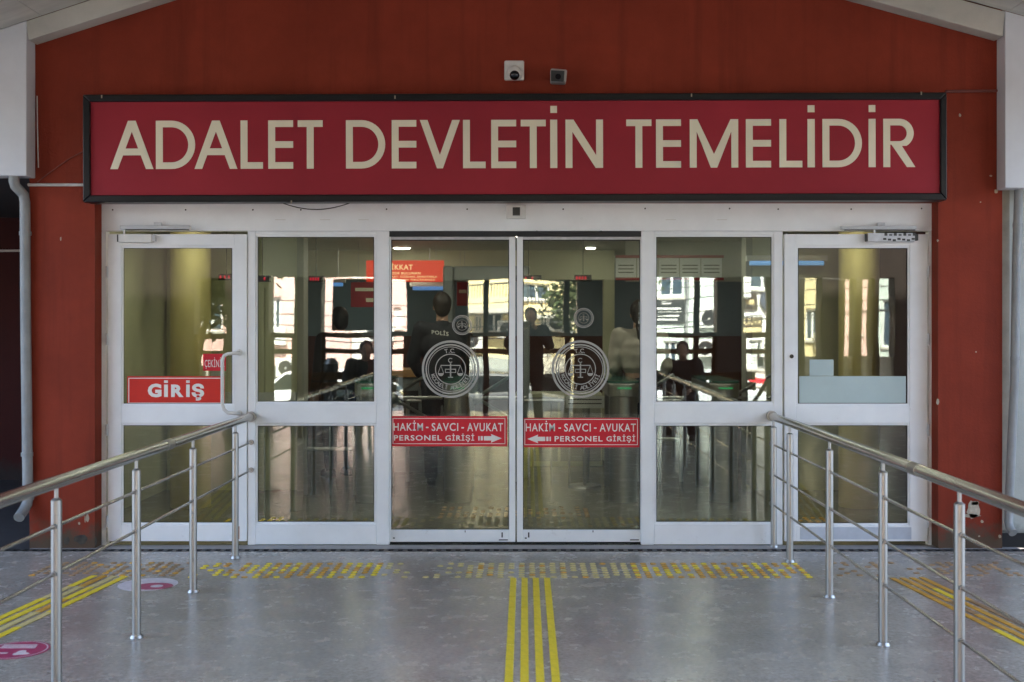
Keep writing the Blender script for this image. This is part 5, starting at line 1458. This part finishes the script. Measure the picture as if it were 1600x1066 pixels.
def person(label, loc, rotz, J, top, legs, hair, long_hair=False, cap_m=None, coat=0.0, cat='person'):
    """J: joints in the person's own frame, +y is forward"""
    t = thing('person', label, cat, loc, rotz=rotz)
    V = Vector
    mb = MB()
    hc = V(J['head']); up = (hc - V(J['neck'])).normalized()
    mb.ball(hc + V((0, 0, .02)), (0.077, 0.096, 0.105), 18, 12); mb.ball(hc + V((0, 0.025, -0.06)), (0.058, 0.07, 0.065), 14, 10)
    mb.cone(hc + V((0, 0.09, 0.005)), hc + V((0, 0.118, -0.022)), 0.010, 0.016, 8)
    mb.ball(hc + V((0, 0.088, -0.062)), (0.026, 0.014, 0.011), 10, 6)
    for s in (-1, 1):
        mb.ball(hc + V((s * 0.079, 0.0, -0.005)), (0.012, 0.024, 0.034), 8, 8)
        mb.ball(hc + V((s * 0.032, 0.084, 0.012)), (0.018, 0.014, 0.012), 8, 6)
    cap(mb, V(J['neck']), hc - up * 0.05, 0.060, 0.055)
    cap(mb, V(J['pelvis']), V(J['chest']), 0.135, 0.145)
    for s, k in ((-1, 'l'), (1, 'r')):
        sh, el, wr = V(J['sh' + k]), V(J['el' + k]), V(J['wr' + k])
        cap(mb, V(J['chest']) + V((0, 0, .10)), sh, 0.085, 0.062)
        cap(mb, sh, el, 0.055, 0.042); cap(mb, el, wr, 0.042, 0.029)
        d = (wr - el).normalized(); side = d.cross(V((0, 0, 1)))
        side = side.normalized() if side.length > .2 else V((1, 0, 0))
        nrm = side.cross(d).normalized()
        pc = wr + d * 0.05
        cap(mb, wr, wr + d * 0.075, 0.026, 0.030)
        for i, (off, L) in enumerate(((-.027, .068), (-.009, .080), (.009, .076), (.027, .060))):
            a = wr + d * 0.085 + side * off
            b = a + d * L * .5 - nrm * .012; c = b + d * L * .35 - nrm * L * .45
            cap(mb, a, b, .0105, .0095); cap(mb, b, c, .0095, .008)
        a = wr + d * 0.03 + side * (.03 * -s)
        b = a + d * .035 + side * (.022 * -s) - nrm * .015
        cap(mb, a, b, .013, .011); cap(mb, b, b + d * .028 - nrm * .012, .011, .009)
        hp, kn, an = V(J['hp' + k]), V(J['kn' + k]), V(J['an' + k])
        cap(mb, V(J['pelvis']), hp, 0.12, 0.09); cap(mb, hp, kn, 0.085, 0.056); cap(mb, kn, an, 0.054, 0.036)
        cap(mb, an - V((0, 0.03, .035)), an + V((0, .14, -.048)), 0.036, 0.028)
    body = solid(mb, 'body', 'skin', t, 0.009, 3)
    # jacket
    jk = MB()
    cap(jk, V(J['pelvis']) + V((0, 0, .02 + J.get('short', 0))), V(J['chest']), 0.165 + coat, 0.172 + coat * .6)
    cap(jk, V(J['chest']), V(J['neck']) - up * 0.03, 0.15, 0.078)
    cap(jk, V(J['chest']) + V((-.05, 0, .0)), V(J['chest']) + V((.05, 0, .0)), 0.165, 0.165)
    for k in 'lr':
        sh, el, wr = V(J['sh' + k]), V(J['el' + k]), V(J['wr' + k])
        cap(jk, V(J['chest']) + V((0, 0, .09)), sh, 0.11, 0.082); cap(jk, sh, el, 0.080 + coat * .4, 0.062 + coat * .4); cap(jk, el, el + (wr - el) * .94, 0.060 + coat * .3, 0.046 + coat * .2)
        if coat > 0.02 and J.get('long'):
            cap(jk, V(J['hp' + k]), V(J['hp' + k]) + (V(J['kn' + k]) - V(J['hp' + k])) * .45, 0.15, 0.15)
    jo = solid(jk, 'jacket', top, t, 0.013)
    tr = MB()
    for k in 'lr':
        hp, kn, an = V(J['hp' + k]), V(J['kn' + k]), V(J['an' + k])
        cap(tr, V(J['pelvis']), hp, 0.15, 0.115); cap(tr, hp, kn, 0.108, 0.080); cap(tr, kn, an + V((0, 0, .02)), 0.078, 0.062)
    solid(tr, 'trousers', legs, t, 0.012)
    for k in 'lr':
        an = V(J['an' + k]); sb = MB()
        cap(sb, an + V((0, -0.035, -.035)), an + V((0, .15, -.045)), 0.046, 0.036)
        sb.box(an.x - .04, an.x + .04, an.y - .07, an.y + .17, an.z - .08, an.z - .062)
        solid(sb, 'shoe', 'shoe_black', t, 0.009, 3)
    hb_ = MB(); hb_.ball(hc + V((0, -0.022, 0.035)), (0.092, 0.104, 0.110), 18, 12); hb_.ball(hc + V((0, -0.06, -0.02)), (0.078, 0.058, 0.085), 14, 10)
    if long_hair:
        cap(hb_, hc + V((0, -.09, .02)), hc + V((0, -.125, -.10)), 0.05, 0.04); cap(hb_, hc + V((0, -.125, -.10)), hc + V((0.01, -.15, -.30)), 0.036, 0.018)
    else:
        hb_.ball(hc + V((0, -0.045, -0.03)), (0.07, 0.06, 0.07), 14, 10)
    solid(hb_, 'hair', hair, t, 0.009, 3)
    if cap_m:
        cm = MB(); cm.ball(hc + V((0, -0.005, 0.075)), (0.098, 0.112, 0.062), 18, 10); cm.ball(hc + V((0, 0.10, 0.05)), (0.075, 0.07, 0.012), 14, 8)
        solid(cm, 'cap', cap_m, t, 0.009, 3)
    return t, jo
def standing(h=1.78, lean=0.0, arms=None):
    k = h / 1.78
    J = dict(head=(0, 0.02, 1.655), neck=(0, -0.005, 1.50), chest=(0, 0, 1.30), pelvis=(0, 0, 0.99),
             shl=(-.19, -.01, 1.445), shr=(.19, -.01, 1.445), ell=(-.25, -.03, 1.15), elr=(.25, -.03, 1.15), wrl=(-.26, .07, .90), wrr=(.26, .07, .90),
             hpl=(-.095, 0, .92), hpr=(.095, 0, .92), knl=(-.105, .02, .50), knr=(.105, .02, .50), anl=(-.11, -.02, .082), anr=(.12, 0, .082))
    if arms: J.update(arms)
    return {a: tuple(c * k for c in b) if a[:2] != 'an' else (b[0], b[1], b[2]) for a, b in J.items()}
def seated():
    return dict(head=(0, 0.06, 1.19), neck=(0, 0.0, 1.04), chest=(0, -0.02, .86), pelvis=(0, -0.05, .56),
                shl=(-.20, 0.0, .99), shr=(.20, 0, .99), ell=(-.27, .10, .74), elr=(.27, .10, .74), wrl=(-.14, .32, .66), wrr=(.14, .32, .66),
                hpl=(-.10, .02, .53), hpr=(.10, .02, .53), knl=(-.13, .45, .52), knr=(.13, .45, .52), anl=(-.13, .43, .083), anr=(.14, .46, .083))
# police officer with his back turned
po, pj = person('person in a black police jacket seen from behind inside the left sliding door', (-0.80, 3.05, 0), math.radians(8), standing(1.86, arms=dict(ell=(-.27, .02, 1.16), wrl=(-.20, .20, 1.02), elr=(.27, .02, 1.16), wrr=(.18, .2, 1.0))), 'cloth_police', 'cloth_police', 'hair_dark', cap_m=None, coat=0.012)
vs, fs = text_data('POLİS', 0.02)
ax, bx_ = min(v.x for v in vs), max(v.x for v in vs); ay, by_ = min(v.y for v in vs), max(v.y for v in vs)
mbp = MB(); mbp.add([(-0.115 + 0.16 * (v.x - ax) / (bx_ - ax), -0.222, 1.465 + 0.05 * (v.y - ay) / (by_ - ay) - 0.02 * (v.x - ax) / (bx_ - ax)) for v in vs], fs)
o = mbp.build('lettering', 'sticker_white', po, local=True); o['kind'] = 'stuff'
# person in a cream puffer jacket
pu, puj = person('person in a short cream puffer jacket and dark trousers behind the right sliding door', (1.10, 2.95, 0), math.radians(-6), {**standing(1.78, arms=dict(wrl=(-.2, .22, 1.05), wrr=(.2, .22, 1.05))), 'short': 0.2}, 'puffer_cream', 'cloth_navy', 'hair_dark', long_hair=True, coat=0.02)
# dark coated person standing by the baggage desk on the left
person('person in dark clothes standing behind the left fixed pane', (-1.90, 3.7, 0), math.radians(35), standing(1.72), 'cloth_black', 'cloth_black', 'hair_dark', coat=0.015)
# the photographer, standing right behind the camera
person('person in a black coat holding up a camera opposite the doors', (0.06, -8.72, 0), 0.0,
       {**standing(1.80, arms=dict(ell=(-.27, .16, 1.24), elr=(.27, .16, 1.22), wrl=(-.13, .28, 1.44), wrr=(.09, .28, 1.45)))}, 'cloth_black', 'cloth_black', 'hair_dark', coat=0.03)
pc_ = thing('photo_camera', 'black camera held up by the person opposite the doors', 'camera', (0.0, -8.36, 1.50))
MB().box(-0.07, 0.07, -8.40, -8.33, 1.50, 1.60).build('body', 'dark_plastic', pc_, bevel=0.012)
MB().cone((0, -8.33, 1.55), (0, -8.20, 1.55), 0.036, 0.040, 24).build('lens_barrel', 'dark_plastic', pc_, smooth=True)
MB().cone((0, -8.20, 1.55), (0, -8.196, 1.55), 0.034, 0.034, 24).build('front_glass', 'camera_lens', pc_, smooth=True)
# two people on benches beside the camera
def bench(label, x, y):
    b = thing('bench', label, 'bench', (x, y, 0))
    for i in range(4): MB().box(x - 0.7, x + 0.7, y - 0.2 + i * 0.105, y - 0.2 + i * 0.105 + 0.09, 0.41, 0.445).build('seat_slat', 'rail_brown', b, bevel=0.005)
    for i in range(2): MB().box(x - 0.7, x + 0.7, y - 0.27, y - 0.24, 0.62 + i * .14, 0.73 + i * .14).build('back_slat', 'rail_brown', b, bevel=0.005)
    for xx in (x - 0.55, x + 0.55):
        MB().box(xx - .025, xx + .025, y - 0.24, y - .19, 0, 0.88).build('leg', 'post_dark', b); MB().box(xx - .025, xx + .025, y + .12, y + .17, 0, 0.409).build('leg', 'post_dark', b)
        MB().box(xx - .024, xx + .024, y - .189, y + .119, 0.37, 0.409).build('support', 'post_dark', b)
bench('brown slatted bench right of the person with the camera', 2.5, -7.75)
bench('brown slatted bench left of the person with the camera', -2.5, -7.75)
person('person in a thick dark coat sitting on the right bench', (2.14, -7.72, 0), math.radians(10), seated(), 'cloth_black', 'cloth_black', 'hair_dark', coat=0.05)
person('person in a dark coat sitting on the left bench', (-2.16, -7.72, 0), math.radians(-12), seated(), 'cloth_black', 'cloth_navy', 'hair_dark', coat=0.03)
bn = thing('litter_bin', 'slim dark litter bin at the street end of the forecourt', 'litter bin', (-3.25, -11.4, 0))
MB().cone((-3.25, -11.4, 0.0), (-3.25, -11.4, 0.86), 0.11, 0.12, 20).build('body', 'post_dark', bn, smooth=True)
MB().cone((-3.25, -11.4, 0.862), (-3.25, -11.4, 0.96), 0.125, 0.06, 20).build('lid', 'dull_steel', bn, smooth=True)
